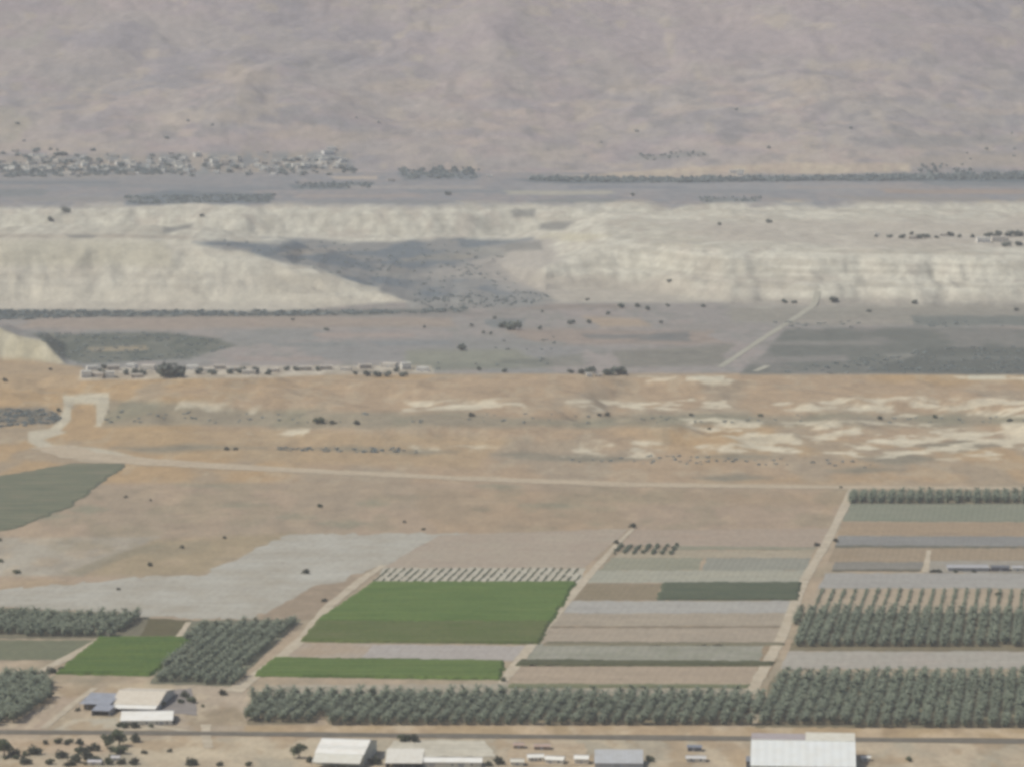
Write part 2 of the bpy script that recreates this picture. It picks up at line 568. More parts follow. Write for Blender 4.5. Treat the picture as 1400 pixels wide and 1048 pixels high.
    paint([(1250, 432), (2300, 428), (2300, 446), (1255, 446)], (122, 127, 126), (24, 5), 3, .85)
    paint([(1340, 450), (2300, 450), (2300, 466), (1300, 466)], (152, 144, 134), (24, 5), 3, .7)
    paint([(1075, 450), (1270, 448), (2300, 462), (2300, 511), (1010, 512), (1030, 495)], (120, 123, 121), (20, 5), 3, 1, (132, 132, 130), n_mid)
    paint([(1040, 488), (1160, 486), (1160, 494), (1030, 496)], (142, 140, 138), (30, 3), 2, .7)
    paint([(1200, 484), (1290, 482), (1290, 490), (1220, 492)], (150, 149, 144), (30, 3), 2, .6)
    paint([(1270, 475), (2300, 472), (2300, 511), (1180, 511)], (110, 114, 113), (30, 6), 3, .95)
    for (a, b, w, h, cc) in ((420, 470, 60, 3, (136, 139, 139)), (500, 458, 70, 2.5, (160, 149, 143)), (560, 470, 60, 3, (134, 138, 140)), (700, 470, 70, 3, (138, 139, 137)), (860, 460, 60, 3, (124, 127, 128)),
                         (960, 446, 60, 3, (146, 143, 140)), (1110, 470, 80, 3, (140, 139, 136)), (1230, 458, 70, 2.5, (118, 121, 119)), (1150, 440, 70, 2.5, (156, 152, 146)), (1330, 490, 60, 3, (124, 127, 125)),
                         (640, 500, 60, 4, (130, 133, 127)), (720, 495, 40, 4, (124, 127, 123)), (380, 490, 60, 3, (156, 147, 143)), (620, 430, 80, 3, (138, 136, 134)), (760, 420, 80, 3, (144, 138, 134)), (690, 443, 26, 6, (124, 130, 132))):
        paint([(a - w, b - h), (a + w, b - h), (a + w * 1.1, b + h), (a - w * .9, b + h)], cc, (40, 5), 2.5, .75)
    paint([(105, 505), (330, 500), (590, 500), (594, 510), (330, 516), (105, 520)], (186, 179, 166), (12, 3), 2, .85, (164, 156, 144), n_fin)
    # --- chalk country
    zc = sst(416, 408, v) * sst(272, 280, v)
    lay(zc, (188, 185, 175))
    lay(zc * sst(.5, .7, n_mid) * .45, (181, 175, 166))
    lay(zc * sst(.42, .6, n_big) * .5, (182, 180, 171))
    lay(zc * sst(.45, .65, n_fin) * .5, (195, 192, 180))
    nf2 = fbm(X / 9, Y / 34, 117, 4)
    nf3 = fbm(X / 30, Y / 60, 119, 4)
    lay(zc * sst(.52, .68, nf2) * .55, (171, 168, 159))
    lay(zc * sst(.55, .70, 1 - nf2) * .55, (204, 201, 189))
    lay(zc * sst(.54, .66, nf3) * .5, (177, 170, 161))
    band = fbm(Z / 5 + .6 * fbm(X / 90, Y / 200, 123, 3), X / 300, 121, 3)
    slope = sst(3, 10, Z) * sst(7000, 6900, Y)
    slope = slope * (.35 + .65 * sst(6700, 6400, Y)) * (.45 + .55 * sst(.35, .6, n_mid))
    lay(slope * zc * sst(.5, .60, band) * .6, (171, 167, 157))
    lay(slope * zc * sst(.50, .40, band) * .5, (201, 198, 186))
    # left ridge is warmer at its lower end, its foot paler
    paint([(-900, 326), (270, 326), (420, 372), (560, 412), (400, 424), (-900, 422)], (188, 184, 173), (12, 4), 3, .55, (180, 175, 164), n_mid)
    paint([(-900, 400), (0, 392), (330, 400), (560, 408), (420, 424), (-900, 424)], (191, 186, 174), (12, 4), 3, .6)
    paint([(-900, 328), (230, 330), (240, 362), (-900, 365)], (178, 174, 160), (20, 6), 6, .6)
    paint([(-900, 320), (60, 320), (260, 322), (260, 326), (-900, 326)], (163, 156, 147), (20, 3), 2, .6)
    paint([(680, 385), (740, 372), (860, 384), (1000, 398), (1000, 412), (760, 415), (690, 405)], (170, 165, 157), (30, 7), 5, .85)
    paint([(840, 404), (1000, 404), (1300, 404), (2300, 404), (2300, 418), (1000, 418)], (170, 166, 158), (70, 16), 6, .7, (182, 178, 168), n_fin)
    paint([(1000, 408), (1250, 408), (1250, 418), (1000, 418)], (160, 156, 150), (30, 4), 3, .7)
    paint([(730, 328), (760, 318), (840, 322), (800, 330)], (186, 181, 163), (20, 4), 3, .7)
    paint([(900, 305), (1400, 300), (2300, 300), (2300, 335), (1180, 338), (1000, 330)], (176, 170, 162), (40, 6), 6, .6)
    # small left chalk hill
    paint([(-900, 400), (0, 448), (28, 460), (60, 466), (90, 498), (30, 492), (-900, 500)], (186, 180, 162), (8, 3), 1.5, 1, (176, 170, 152), n_fin)
    paint([(-900, 492), (30, 490), (110, 502), (110, 530), (-900, 545)], (168, 151, 130), (12, 4), 3, .9)
    # scrub valley between the ridges
    paint([(265, 327), (330, 326), (500, 330), (730, 326), (745, 334), (690, 345), (680, 362), (700, 385), (740, 400), (730, 413), (560, 414), (480, 385), (380, 352)], (123, 130, 136), (60, 16), 4, 1, (142, 143, 143), n_mid)
    paint([(670, 336), (760, 326), (770, 350), (730, 385), (780, 398), (700, 404), (650, 380)], (166, 162, 157), (60, 18), 12, .8)
    paint([(390, 340), (470, 337), (480, 343), (400, 347)], (158, 153, 147), (40, 8), 3, .7)
    paint([(560, 352), (640, 346), (630, 356), (560, 360)], (150, 147, 141), (50, 10), 4, .7)
    paint([(500, 372), (560, 366), (570, 374), (520, 380)], (146, 145, 142), (50, 10), 4, .7)
    paint([(600, 368), (690, 358), (690, 382), (560, 380)], (160, 157, 153), (30, 6), 4, .8)
    paint([(380, 344), (420, 342), (430, 348), (385, 349)], (165, 158, 150), (20, 4), 2, .6)
    paint([(640, 340), (690, 338), (690, 352), (650, 352)], (150, 150, 146), (30, 4), 3, .6)
    paint([(560, 408), (740, 398), (760, 412), (700, 422), (560, 424)], (142, 143, 142), (40, 5), 4, .8)
    for poly in ([(700, 288), (735, 286), (730, 296), (700, 298)], [(735, 306), (790, 302), (770, 314), (735, 314)], [(690, 332), (740, 332), (745, 342), (690, 345)], [(225, 312), (265, 305), (258, 313), (220, 320)], [(90, 321), (135, 322), (130, 326), (95, 325)], [(84, 280), (100, 278), (94, 292), (84, 294)]):
        paint(poly, (134, 135, 134), (14, 4), 2.5, .8)
    # --- upper plain
    zk = sst(284, 272, v + 26 * jv) * (Z > 30)
    lay(zk, (147, 147, 150))
    lay(zk * sst(.45, .62, n_mid) * .7, (154, 150, 150))
    lay(zk * sst(.5, .66, n_fin) * .6, (138, 142, 147))
    paint([(165, 268), (240, 260), (375, 266), (375, 277), (180, 280)], (124, 131, 137), (30, 5), 2.5, .95)
    paint([(400, 252), (510, 248), (505, 258), (405, 260)], (122, 129, 134), (24, 4), 2.5, .9)
    paint([(-900, 240), (150, 244), (330, 248), (330, 252), (-900, 256)], (146, 146, 148), (24, 4), 3, .8)
    paint([(-900, 256), (60, 258), (60, 268), (-900, 270)], (132, 137, 140), (24, 4), 3, .8)
    paint([(700, 246), (1400, 238), (2300, 236), (2300, 246), (1400, 250), (1100, 248), (760, 252)], (118, 126, 132), (20, 4), 2.5, .95)
    paint([(700, 251), (1200, 250), (1200, 262), (720, 262)], (150, 151, 154), (30, 4), 3, .8)
    paint([(760, 272), (840, 272), (840, 277), (730, 277)], (136, 140, 141), (20, 3), 2, .8)
    paint([(950, 270), (1045, 270), (1040, 276), (960, 277)], (128, 134, 136), (20, 3), 2, .7)
    paint([(540, 228), (660, 228), (655, 245), (550, 246)], (126, 133, 139), (30, 6), 3, .8)
    paint([(450, 241), (515, 241), (515, 245), (460, 245)], (180, 170, 160), (10, 2), 1.5, .9)
    for (a, b, w, h, cc) in ((60, 250, 90, 1.6, (132, 137, 142)), (200, 254, 90, 1.4, (140, 143, 147)), (330, 258, 70, 1.6, (135, 139, 144)), (560, 256, 90, 1.5, (158, 155, 154)), (640, 262, 80, 1.6, (138, 142, 146)), (480, 268, 90, 1.5, (158, 152, 150)),
                         (860, 256, 90, 1.5, (136, 140, 146)), (1000, 262, 100, 1.5, (140, 143, 147)), (1150, 256, 90, 1.5, (156, 152, 151)), (1290, 262, 90, 2, (158, 148, 142)), (1340, 252, 80, 1.5, (134, 139, 143)), (760, 264, 70, 1.6, (168, 166, 158)), (100, 272, 90, 1.6, (146, 146, 146)), (520, 276, 100, 1.4, (142, 144, 146)), (1250, 272, 90, 1.6, (148, 146, 144))):
        paint([(a - w, b - 1.5 * h), (a + w, b - 1.5 * h), (a + w * 1.1, b + 1.5 * h), (a - w * .9, b + 1.5 * h)], cc, (60, 4), 1.5, .95)
    # --- foot of the mountain
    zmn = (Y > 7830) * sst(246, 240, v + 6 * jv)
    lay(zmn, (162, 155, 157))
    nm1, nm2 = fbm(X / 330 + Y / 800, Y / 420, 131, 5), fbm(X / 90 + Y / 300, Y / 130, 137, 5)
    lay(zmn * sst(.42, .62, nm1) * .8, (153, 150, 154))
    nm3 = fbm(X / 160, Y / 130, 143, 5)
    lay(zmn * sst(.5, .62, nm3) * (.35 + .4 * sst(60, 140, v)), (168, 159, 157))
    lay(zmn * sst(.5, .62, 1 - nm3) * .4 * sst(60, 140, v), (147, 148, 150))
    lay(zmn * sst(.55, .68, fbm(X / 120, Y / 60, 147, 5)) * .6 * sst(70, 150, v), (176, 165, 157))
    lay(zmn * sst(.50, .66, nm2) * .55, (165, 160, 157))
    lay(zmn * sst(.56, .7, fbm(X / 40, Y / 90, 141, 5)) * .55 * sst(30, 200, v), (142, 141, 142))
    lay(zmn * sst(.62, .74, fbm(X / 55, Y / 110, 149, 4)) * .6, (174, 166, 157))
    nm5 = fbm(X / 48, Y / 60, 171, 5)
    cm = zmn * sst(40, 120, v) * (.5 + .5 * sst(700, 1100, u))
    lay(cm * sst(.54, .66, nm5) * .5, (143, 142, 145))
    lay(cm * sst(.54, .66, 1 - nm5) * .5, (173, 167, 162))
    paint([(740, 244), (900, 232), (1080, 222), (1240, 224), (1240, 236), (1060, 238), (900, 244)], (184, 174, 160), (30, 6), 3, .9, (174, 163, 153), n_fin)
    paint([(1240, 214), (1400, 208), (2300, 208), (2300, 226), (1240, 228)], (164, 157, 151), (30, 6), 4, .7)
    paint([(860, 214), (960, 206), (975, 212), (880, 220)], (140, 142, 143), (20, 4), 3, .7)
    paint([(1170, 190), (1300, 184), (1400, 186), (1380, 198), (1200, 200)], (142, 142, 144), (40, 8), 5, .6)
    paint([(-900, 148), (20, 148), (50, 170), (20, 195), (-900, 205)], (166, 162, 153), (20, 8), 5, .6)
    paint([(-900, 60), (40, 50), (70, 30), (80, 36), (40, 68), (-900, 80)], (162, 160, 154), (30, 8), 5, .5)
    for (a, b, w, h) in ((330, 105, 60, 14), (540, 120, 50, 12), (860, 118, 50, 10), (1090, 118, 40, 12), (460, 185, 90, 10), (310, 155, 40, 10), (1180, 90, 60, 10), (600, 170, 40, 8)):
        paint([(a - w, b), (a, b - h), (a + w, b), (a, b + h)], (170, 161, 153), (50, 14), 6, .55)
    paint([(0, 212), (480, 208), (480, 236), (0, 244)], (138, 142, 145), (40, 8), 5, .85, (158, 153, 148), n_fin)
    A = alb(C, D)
    # flecks that real soil has
    A *= (1 + .10 * (rs.rand(len(X)) - .5))[:, None]
    V = np.stack([X, Y, Z], 1)
    nr, nc = len(Yr), len(U)
    i = np.arange(nr - 1)[:, None] * nc + np.arange(nc - 1)[None, :]
    Q = np.stack([i, i + 1, i + nc + 1, i + nc], -1).reshape(-1, 4)
    fc = Q.mean(1) * 0
    fz, fy = Z[Q].mean(1), Y[Q].mean(1)
    fu = u[Q].mean(1)
    isl = lambda a: a
    mount = fy > 7830
    left = (~mount) & (fz > 1.5) & (fy > 5200) & (fy < 6400) & (fu < 620)
    right = (~mount) & (fz > 1.5) & (fy > 5200) & (fy < 6640) & (fu >= 620)
    small = (~mount) & (fz > 1.5) & (fy > 4500) & (fy < 4950) & (fu < 130)
    terr = (~mount) & (fz > 1.5) & (fy >= 6400) & ~left & ~right
    rest = ~(mount | left | right | small | terr)
    m = terrain_mat()
    for name, msk in (('ground', rest), ('mountain', mount), ('chalk_ridge_hill', left), ('chalk_slope_hill', right), ('chalk_knoll_hill', small), ('chalk_terrace_terrain', terr)):
        q = Q[msk]
        ids = np.unique(q)
        mp = np.zeros(len(V), np.int64)
        mp[ids] = np.arange(len(ids))
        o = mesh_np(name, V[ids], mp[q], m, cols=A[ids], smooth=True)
        tag(o, kind='structure')
    b = MB()
    b.face((-5500, -900, -.6), (5500, -900, -.6), (5500, 11500, -.6), (-5500, 11500, -.6))
    tag(b.build('plain_terrain', field_mat('plain_earth', alb((165, 151, 133)))), kind='structure')


build_ground()

# ------------------------------------------------------------------ fields, roads and tracks: sheets lying on the plain
LAYER = [0]


def sheet(name, poly, mat, z, jit=1.2, step=9, kind='structure'):
    """a field or road: outline given where the photo shows it, laid on the plain with a slightly uneven margin"""
    LAYER[0] += 1
    z += .004 * LAYER[0] * .5
    pts = []
    n = len(poly)
    for i in range(n):
        (u0, v0), (u1, v1) = poly[i], poly[(i + 1) % n]
        L = math.hypot(u1 - u0, (v1 - v0) * 2)
        k = max(1, int(L / step))
        for j in range(k):
            t = j / k
            x, y = P(u0 + (u1 - u0) * t, v0 + (v1 - v0) * t)
            if j:
                x += random.uniform(-1, 1) * jit
                y += random.uniform(-1, 1) * jit * 2
            pts.append((x, y, z))
    b = MB()
    b.face(*pts)
    o = b.build(name, mat)
    return tag(o, kind=kind)


def strip(name, path, w, mat, z):
    """a track of width w metres (one per point) along a line of photo points"""
    LAYER[0] += 1
    z += .004 * LAYER[0] * .5
    pts = []
    for (a, b_) in zip(path[:-1], path[1:]):
        for t in np.linspace(0, 1, 9)[:-1]:
            pts.append((a[0] + (b_[0] - a[0]) * t, a[1] + (b_[1] - a[1]) * t, a[2] + (b_[2] - a[2]) * t))
    pts.append(path[-1])
    W = [(*P(q[0], q[1]), q[2]) for q in pts]
    L, R = [], []
    for i, (x, y, ww) in enumerate(W):
        x0, y0, _ = W[max(i - 1, 0)]
        x1, y1, _ = W[min(i + 1, len(W) - 1)]
        d = math.hypot(x1 - x0, y1 - y0)
        nx, ny = -(y1 - y0) / d, (x1 - x0) / d
        j = random.uniform(.85, 1.15) * ww / 2
        L.append((x + nx * j, y + ny * j, z + float(zf(x, y))))
        R.append((x - nx * j, y - ny * j, z + float(zf(x, y))))
    b = MB()
    for i in range(len(W) - 1):
        b.face(R[i], R[i + 1], L[i + 1], L[i])
    return tag(b.build(name, mat), kind='structure')


RA = math.atan(.16)                            # the field grid leans 9 degrees off the line of sight


def fld(poly, c1, c2=None, rows=0, amt=.35, along=True, z=.06, patch=40, name='field', jit=1.3, rowc=None):
    Y = P(*np.mean(np.array(poly), 0))[1]
    a1 = alb(c1, Y)
    m = field_mat(name + '_soil', a1, None if c2 is None else alb(c2, Y), rows, None if rowc is None else alb(rowc, Y), amt, patch, RA if along else PI / 2)
    return sheet(name, poly, m, z, jit)


# grey plastic-mulched land, left
fld([(395, 730), (640, 728), (575, 762), (500, 780), (455, 800), (345, 846), (210, 842), (-60, 826), (0, 806), (215, 786), (270, 787), (345, 753)], (177, 175, 167), (163, 158, 147), 7, .12, True, patch=45, jit=4)
fld([(430, 800), (497, 790), (435, 842), (405, 850), (350, 846)], (158, 145, 130), (146, 134, 120), patch=18, z=.1)
fld([(524, 776), (802, 776), (789, 797), (508, 797)], (184, 180, 168), (174, 168, 154), patch=12, z=.1)
fld([(600, 731), (860, 722), (797, 776), (522, 776)], (167, 158, 145), (164, 152, 140), 6, .1)
fld([(100, 640), (172, 634), (95, 692), (20, 722), (-60, 735), (-60, 660)], (112, 118, 112), (122, 124, 115), 8, .3, z=.08, name='orchard_field')
# between the two tracks
fld([(870, 724), (1140, 722), (1120, 747), (848, 746)], (166, 152, 139), (162, 151, 139), 6, .1)
fld([(925, 746), (1117, 747), (1114, 751), (922, 751)], (138, 139, 125), (150, 146, 132), z=.1)
fld([(852, 752), (1114, 752), (1109, 762), (838, 762)], (168, 159, 143), (158, 150, 134), 5, .2)
fld([(836, 762), (962, 762), (955, 779), (818, 779)], (150, 149, 135), (144, 144, 130), 5, .3)
fld([(966, 762), (1109, 762), (1102, 779), (960, 779)], (145, 145, 136), (149, 149, 140), 5, .3)
fld([(817, 779), (1101, 779), (1095, 796), (797, 796)], (164, 162, 149), (158, 158, 147), 5, .25)
fld([(797, 797), (906, 797), (898, 820), (785, 820)], (146, 136, 120), (138, 129, 112), 5, .3)
fld([(783, 821), (1088, 821), (1083, 838), (770, 838)], (168, 166, 160), (160, 158, 154), 6, .15)
fld([(769, 838), (1083, 838), (1079, 855), (752, 855)], (166, 157, 143), (158, 149, 136), 5, .2)
fld([(752, 855.5), (1079, 855.5), (1077, 858), (750, 858)], (140, 131, 118), None, z=.1)
fld([(749, 858), (1077, 858), (1071, 880), (732, 880)], (166, 155, 141), (160, 151, 138), 5, .2)
fld([(730, 880), (1065, 882), (1058, 907), (708, 907)], (158, 156, 146), (140, 141, 128), 6, .35, patch=18)
fld([(1045, 882), (1070, 882), (1050, 925), (1032, 930)], (150, 136, 118), None, z=.1)
fld([(706, 910), (1036, 911), (1030, 948), (690, 945)], (170, 156, 140), (160, 148, 133), 5, .2)
fld([(475, 880), (720, 883), (700, 904), (385, 900), (415, 879)], (164, 150, 134), (168, 160, 150), 5, .15)
fld([(510, 881), (720, 883), (702, 903), (492, 900)], (170, 165, 160), (164, 158, 153), 5, .15, z=.1)
# right block
fld([(1163, 688), (1640, 688), (1640, 714), (1152, 712)], (134, 138, 126), (140, 142, 130), 5, .3)
fld([(1152, 713), (1640, 715), (1640, 733), (1146, 731)], (162, 146, 127), (156, 142, 126), 5, .15)
fld([(1146, 732), (1640, 734), (1640, 747), (1142, 745)], (142, 142, 140), (138, 138, 136), 4, .2)
fld([(1142, 745), (1640, 747), (1640, 750), (1141, 748)], (118, 118, 110), None, z=.1)
fld([(1140, 748), (1640, 750), (1640, 770), (1132, 768)], (152, 139, 122), (158, 146, 130), 5, .2)
fld([(1142, 768), (1263, 768), (1259, 778), (1138, 778)], (142, 140, 134), None, 4, .2, z=.1)
fld([(1138, 778), (1259, 778), (1258, 780.5), (1137, 780.5)], (112, 110, 102), None, z=.12)
fld([(1272, 766), (1640, 766), (1640, 783), (1266, 783)], (160, 157, 149), (148, 142, 132), patch=14, z=.1)
fld([(1128, 783), (1640, 783), (1640, 804), (1118, 804)], (162, 160, 155), (156, 154, 150), 6, .12)
fld([(1117, 804), (1640, 804), (1640, 838), (1098, 838)], (172, 160, 143), (164, 152, 136), 9, .1)
fld([(1098, 838), (1640, 838), (1640, 890), (1078, 890)], (134, 128, 112), (122, 116, 102), 9, .1)  # littered soil, darkened further for the shade under the palms
fld([(1078, 890), (1640, 890), (1640, 914), (1066, 914)], (166, 160, 152), (160, 158, 150), 6, .12)
fld([(1066, 914), (1640, 914), (1640, 924), (1058, 924)], (172, 160, 142), (160, 148, 130), 9, .1)
fld([(1058, 924), (1640, 924), (1640, 994), (1032, 994)], (134, 128, 112), (122, 116, 102), 9, .1)  # soil tone also carries the shade beneath the palm canopy
fld([(1160, 670), (1640, 670), (1640, 688), (1158, 688)], (150, 142, 126), (140, 135, 120), 9, .2)
fld([(690, 934), (1030, 938), (1028, 950), (352, 950), (365, 936)], (170, 162, 148), (158, 150, 136), 9, .15, z=.05)
fld([(352, 950), (1028, 950), (1024, 991), (450, 990), (440, 976), (428, 989), (338, 990)], (138, 130, 114), (124, 118, 104), 9, .15, z=.05)  # soil colour darkened to deepen the shade below the long orchard
# lower left
fld([(-60, 874), (128, 875), (85, 902), (-60, 902)], (124, 126, 110), (116, 120, 104), 5, .3)
fld([(195, 845), (262, 847), (252, 872), (160, 872)], (112, 110, 94), (106, 102, 88), 4, .3)
fld([(-60, 826), (205, 843), (190, 872), (-60, 873)], (128, 125, 112), None, 9, .2)  # orchard soil, with canopy shade put into its colour
fld([(258, 848), (412, 846), (315, 938), (205, 934)], (126, 126, 113), None, 9, .2, z=.07)  # orchard soil, darkened as if shaded by the crowns

asph = field_mat('asphalt', alb((124, 120, 113), 2400), alb((114, 111, 105), 2400), patch=10)
dirt = field_mat('track_earth', alb((186, 177, 161), 2800), alb((176, 165, 148), 2800), patch=9)
dirt2 = field_mat('pale_track_earth', alb((183, 171, 153), 3400), alb((176, 163, 145), 3400), patch=14)
conc = field_mat('yard_concrete', alb((196, 191, 177), 2400), alb((184, 178, 164), 2400), patch=12)
strip('road', [(-400, 998, 14), (200, 1001.5, 14), (500, 1004.5, 14), (1000, 1009, 14), (1850, 1017, 14)], 0, asph, .16)
strip('track', [(1167, 667, 9), (1130, 742, 8), (1100, 792, 8), (1068, 872, 8), (1040, 922, 9), (1026, 948, 8)], 0, dirt, .14)
strip('track', [(866, 722, 4), (845, 742, 5), (800, 792, 7), (745, 858, 8), (712, 900, 8), (686, 934, 7)], 0, dirt, .14)
strip('track', [(525, 772, 6), (497, 790, 8), (450, 828, 9), (412, 874, 10), (375, 905, 9), (318, 946, 12)], 0, dirt, .14)
strip('track', [(150, 866, 6), (130, 878, 7), (86, 902, 9), (50, 920, 6)], 0, dirt, .14)
strip('track', [(258, 850, 4), (246, 868, 5), (236, 874, 5)], 0, dirt, .14)
strip('track', [(1270, 752, 4), (1265, 782, 5)], 0, dirt, .14)
strip('track', [(70, 610, 44), (110, 622, 50), (200, 631, 44), (300, 637, 42), (450, 645, 30), (620, 653, 30), (850, 662, 32), (1165, 666, 20), (1500, 668, 20)], 0, dirt2, .14)
strip('track', [(985, 502, 9), (1040, 465, 9), (1090, 433, 10), (1118, 414, 10)], 0, field_mat('far_track_earth', alb((172, 170, 160), 4900)), .2)
strip('track', [(1032, 508, 8), (1050, 500, 10)], 0, field_mat('far_track_chalk', alb((172, 170, 160), 4900)), .2)
strip('track', [(282, 990, 7), (281, 1003, 7), (285, 1022, 6)], 0, dirt, .12)
strip('track', [(160, 984, 5), (220, 994, 6), (260, 1000, 6)], 0, dirt, .12)
strip('track', [(60, 995, 5), (105, 958, 5), (130, 940, 5)], 0, dirt, .12)
sheet('yard_pavement', [(538, 1012), (662, 1012), (680, 1034), (520, 1034)], conc, .1)
sheet('yard_pavement', [(215, 945), (262, 940), (270, 978), (212, 972)], field_mat('grey_yard', alb((146, 141, 138), 2450), None, patch=10), .1)
sheet('yard_pavement', [(700, 1016), (800, 1016), (805, 1046), (690, 1046)], field_mat('sandy_yard', alb((182, 168, 148), 2350), alb((168, 152, 132), 2350), patch=9), .1)

# ------------------------------------------------------------------ plants
def quads(P4):
    V = np.asarray(P4, float).reshape(-1, 3)
    return V, np.arange(len(V)).reshape(-1, 4)


def unit(v):
    return v / np.maximum(np.linalg.norm(v, axis=-1, keepdims=True), 1e-9)


def leaf_cloud(n, lobes, size, seed):
    """n leaf-cluster faces spread through several lobes (x, y, z, r, squash)"""
    r = np.random.RandomState(seed)
    lob = np.array(lobes)
    w = lob[:, 3] ** 2
    k = r.choice(len(lob), n, p=w / w.sum())
    d = unit(r.normal(size=(n, 3)))
    rad = (r.rand(n) ** .45)[:, None]
    c = lob[k, :3] + d * rad * lob[k, 3:4] * np.stack([np.ones(n), np.ones(n), lob[k, 4]], 1)
    nn = unit(d + .8 * r.normal(size=(n, 3)))
    a = unit(np.cross(nn, r.normal(size=(n, 3))))
    b = np.cross(nn, a)
    s = size * (.6 + .8 * r.rand(n))[:, None]
    return np.stack([c - a * s, c - b * s * .7, c + a * s, c + b * s * .7], 1)


def tree_shape(seed, h=1.0, spread=1.0, n=260, size=.17, low=False):
    """crown of unit radius about, base at z=0; returns crown quads, trunk mesh builder"""
    r = random.Random(seed)
    lobes = []
    zc = .55 * h if low else 1.05 * h
    for i in range(6):
        a = r.uniform(0, 2 * PI)
        q = r.uniform(.25, .62) * spread
        lobes.append((q * math.cos(a), q * math.sin(a), zc + r.uniform(-.28, .42) * h, r.uniform(.32, .56), r.uniform(.65, .95)))
    lobes.append((0, 0, zc + .1 * h, .62, .9))
    cr = leaf_cloud(n, lobes, size, seed)
    cr[..., 2] = np.maximum(cr[..., 2], .03)
    t = MB()
    if not low:
        t.cyl(0, 0, 0, zc * .75, .085, .055, 7)
        for i in range(3):
            a = 2 * PI * i / 3 + r.uniform(0, 1)
            x, y = .45 * math.cos(a), .45 * math.sin(a)
            t.hexa([(-.03, -.03, zc * .5), (.03, -.03, zc * .5), (.03, .03, zc * .5), (-.03, .03, zc * .5),
                    (x - .02, y - .02, zc), (x + .02, y - .02, zc), (x + .02, y + .02, zc), (x - .02, y + .02, zc)])
    else:
        for i in range(4):
            a = 2 * PI * i / 4 + r.uniform(0, 1)
            x, y = .3 * math.cos(a), .3 * math.sin(a)
            t.hexa([(-.05, -.05, 0), (.05, -.05, 0), (.05, .05, 0), (-.05, .05, 0),
                    (x - .03, y - .03, .6), (x + .03, y - .03, .6), (x + .03, y + .03, .6), (x - .03, y + .03, .6)])
    return cr, t


def palm_shape(seed, trunk=6.5, R=4.0, n=44, seg=4, wid=1.0):
    """date palm in metres: arching feather fronds as V-shaped strips"""
    r = random.Random(seed)
    out = []
    for i in range(n):
        a = i * 2.39996 + r.uniform(-.2, .2)
        el = math.radians(r.choice([80, 64, 50, 36, 24, 10, -5, -24]) + r.uniform(-8, 8))
        L = R * r.uniform(.95, 1.2)
        ca, sa = math.cos(a), math.sin(a)
        p = np.array([0, 0, trunk])
        e = el
        pts = [p]
        for k in range(seg):
            e -= (.36 + .12 * math.cos(el))
            p = p + L / seg * np.array([ca * math.cos(e), sa * math.cos(e), math.sin(e)])
            pts.append(p)
        side = np.array([-sa, ca, 0])
        wd = [.22 * wid, .5 * wid, .58 * wid, .42 * wid, .06]
        for k in range(seg):
            for s in (-1, 1):
                d0, d1 = side * s * wd[k] + np.array([0, 0, -.30 * wd[k]]), side * s * wd[k + 1] + np.array([0, 0, -.30 * wd[k + 1]])
                out.append([pts[k], pts[k + 1], pts[k + 1] + d1, pts[k] + d0])
    return np.array(out)


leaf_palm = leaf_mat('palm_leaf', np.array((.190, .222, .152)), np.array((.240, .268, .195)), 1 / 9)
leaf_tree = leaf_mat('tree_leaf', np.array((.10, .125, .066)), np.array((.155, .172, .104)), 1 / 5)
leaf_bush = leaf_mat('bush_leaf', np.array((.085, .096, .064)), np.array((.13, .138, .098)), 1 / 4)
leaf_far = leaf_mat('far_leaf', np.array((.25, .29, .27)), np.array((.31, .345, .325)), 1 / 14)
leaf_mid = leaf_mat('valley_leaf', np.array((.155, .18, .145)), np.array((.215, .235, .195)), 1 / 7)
bark = plain_mat('bark', (.20, .155, .11), .95, sc_=2)
palm_bark = plain_mat('palm_bark', (.17, .14, .11), .95, sc_=2)

# ---- date palms
PALM_G = 'date palms planted in orchard rows'
PV = []
for k in range(4):
    q = palm_shape(40 + k, 4.0 + .45 * k, 4.4 + .15 * k, 64, 4, .72)
    V, Q = quads(q)
    t = MB()
    t.cyl(0, 0, 0, 4.1 + .45 * k, .34, .26, 8)
    t.cyl(0, 0, 3.8 + .45 * k, 4.5 + .45 * k, .34, .5, 8)
    root = empty('date_palm', (0, 0, 0), 0, 'grey-green date palm', 'palm', PALM_G)
    t.build('trunk', palm_bark, root)
    mesh_np('crown', V, Q, leaf_palm, root)
    PV.append((root, q))
cheap = [palm_shape(60 + k, 4.0 + .45 * k, 4.5, 44, 3, .95) for k in range(4)]


def inside(x, y, poly):
    c = False
    n = len(poly)
    for i in range(n):
        x0, y0 = poly[i]
        x1, y1 = poly[(i + 1) % n]
        if (y0 > y) != (y1 > y) and x < (x1 - x0) * (y - y0) / (y1 - y0) + x0:
            c = not c
    return c


def grid_in(poly, sx, sy, lean=.16, jit=.3, skip=.02):
    w = [P(*p) for p in poly]
    x0, x1 = min(p[0] for p in w), max(p[0] for p in w)
    y0, y1 = min(p[1] for p in w), max(p[1] for p in w)
    pts = []
    j = 0
    y = y0 + .4 * sy
    while y < y1:
        x = x0 - 60 - ((x0 - 60 - lean * y) % sx)
        while x < x1 + 60:
            if inside(x, y, w) and random.random() > skip:
                pts.append((x + random.uniform(-jit, jit), y + random.uniform(-jit, jit)))
            x += sx
        y += sy
        j += 1
    return pts


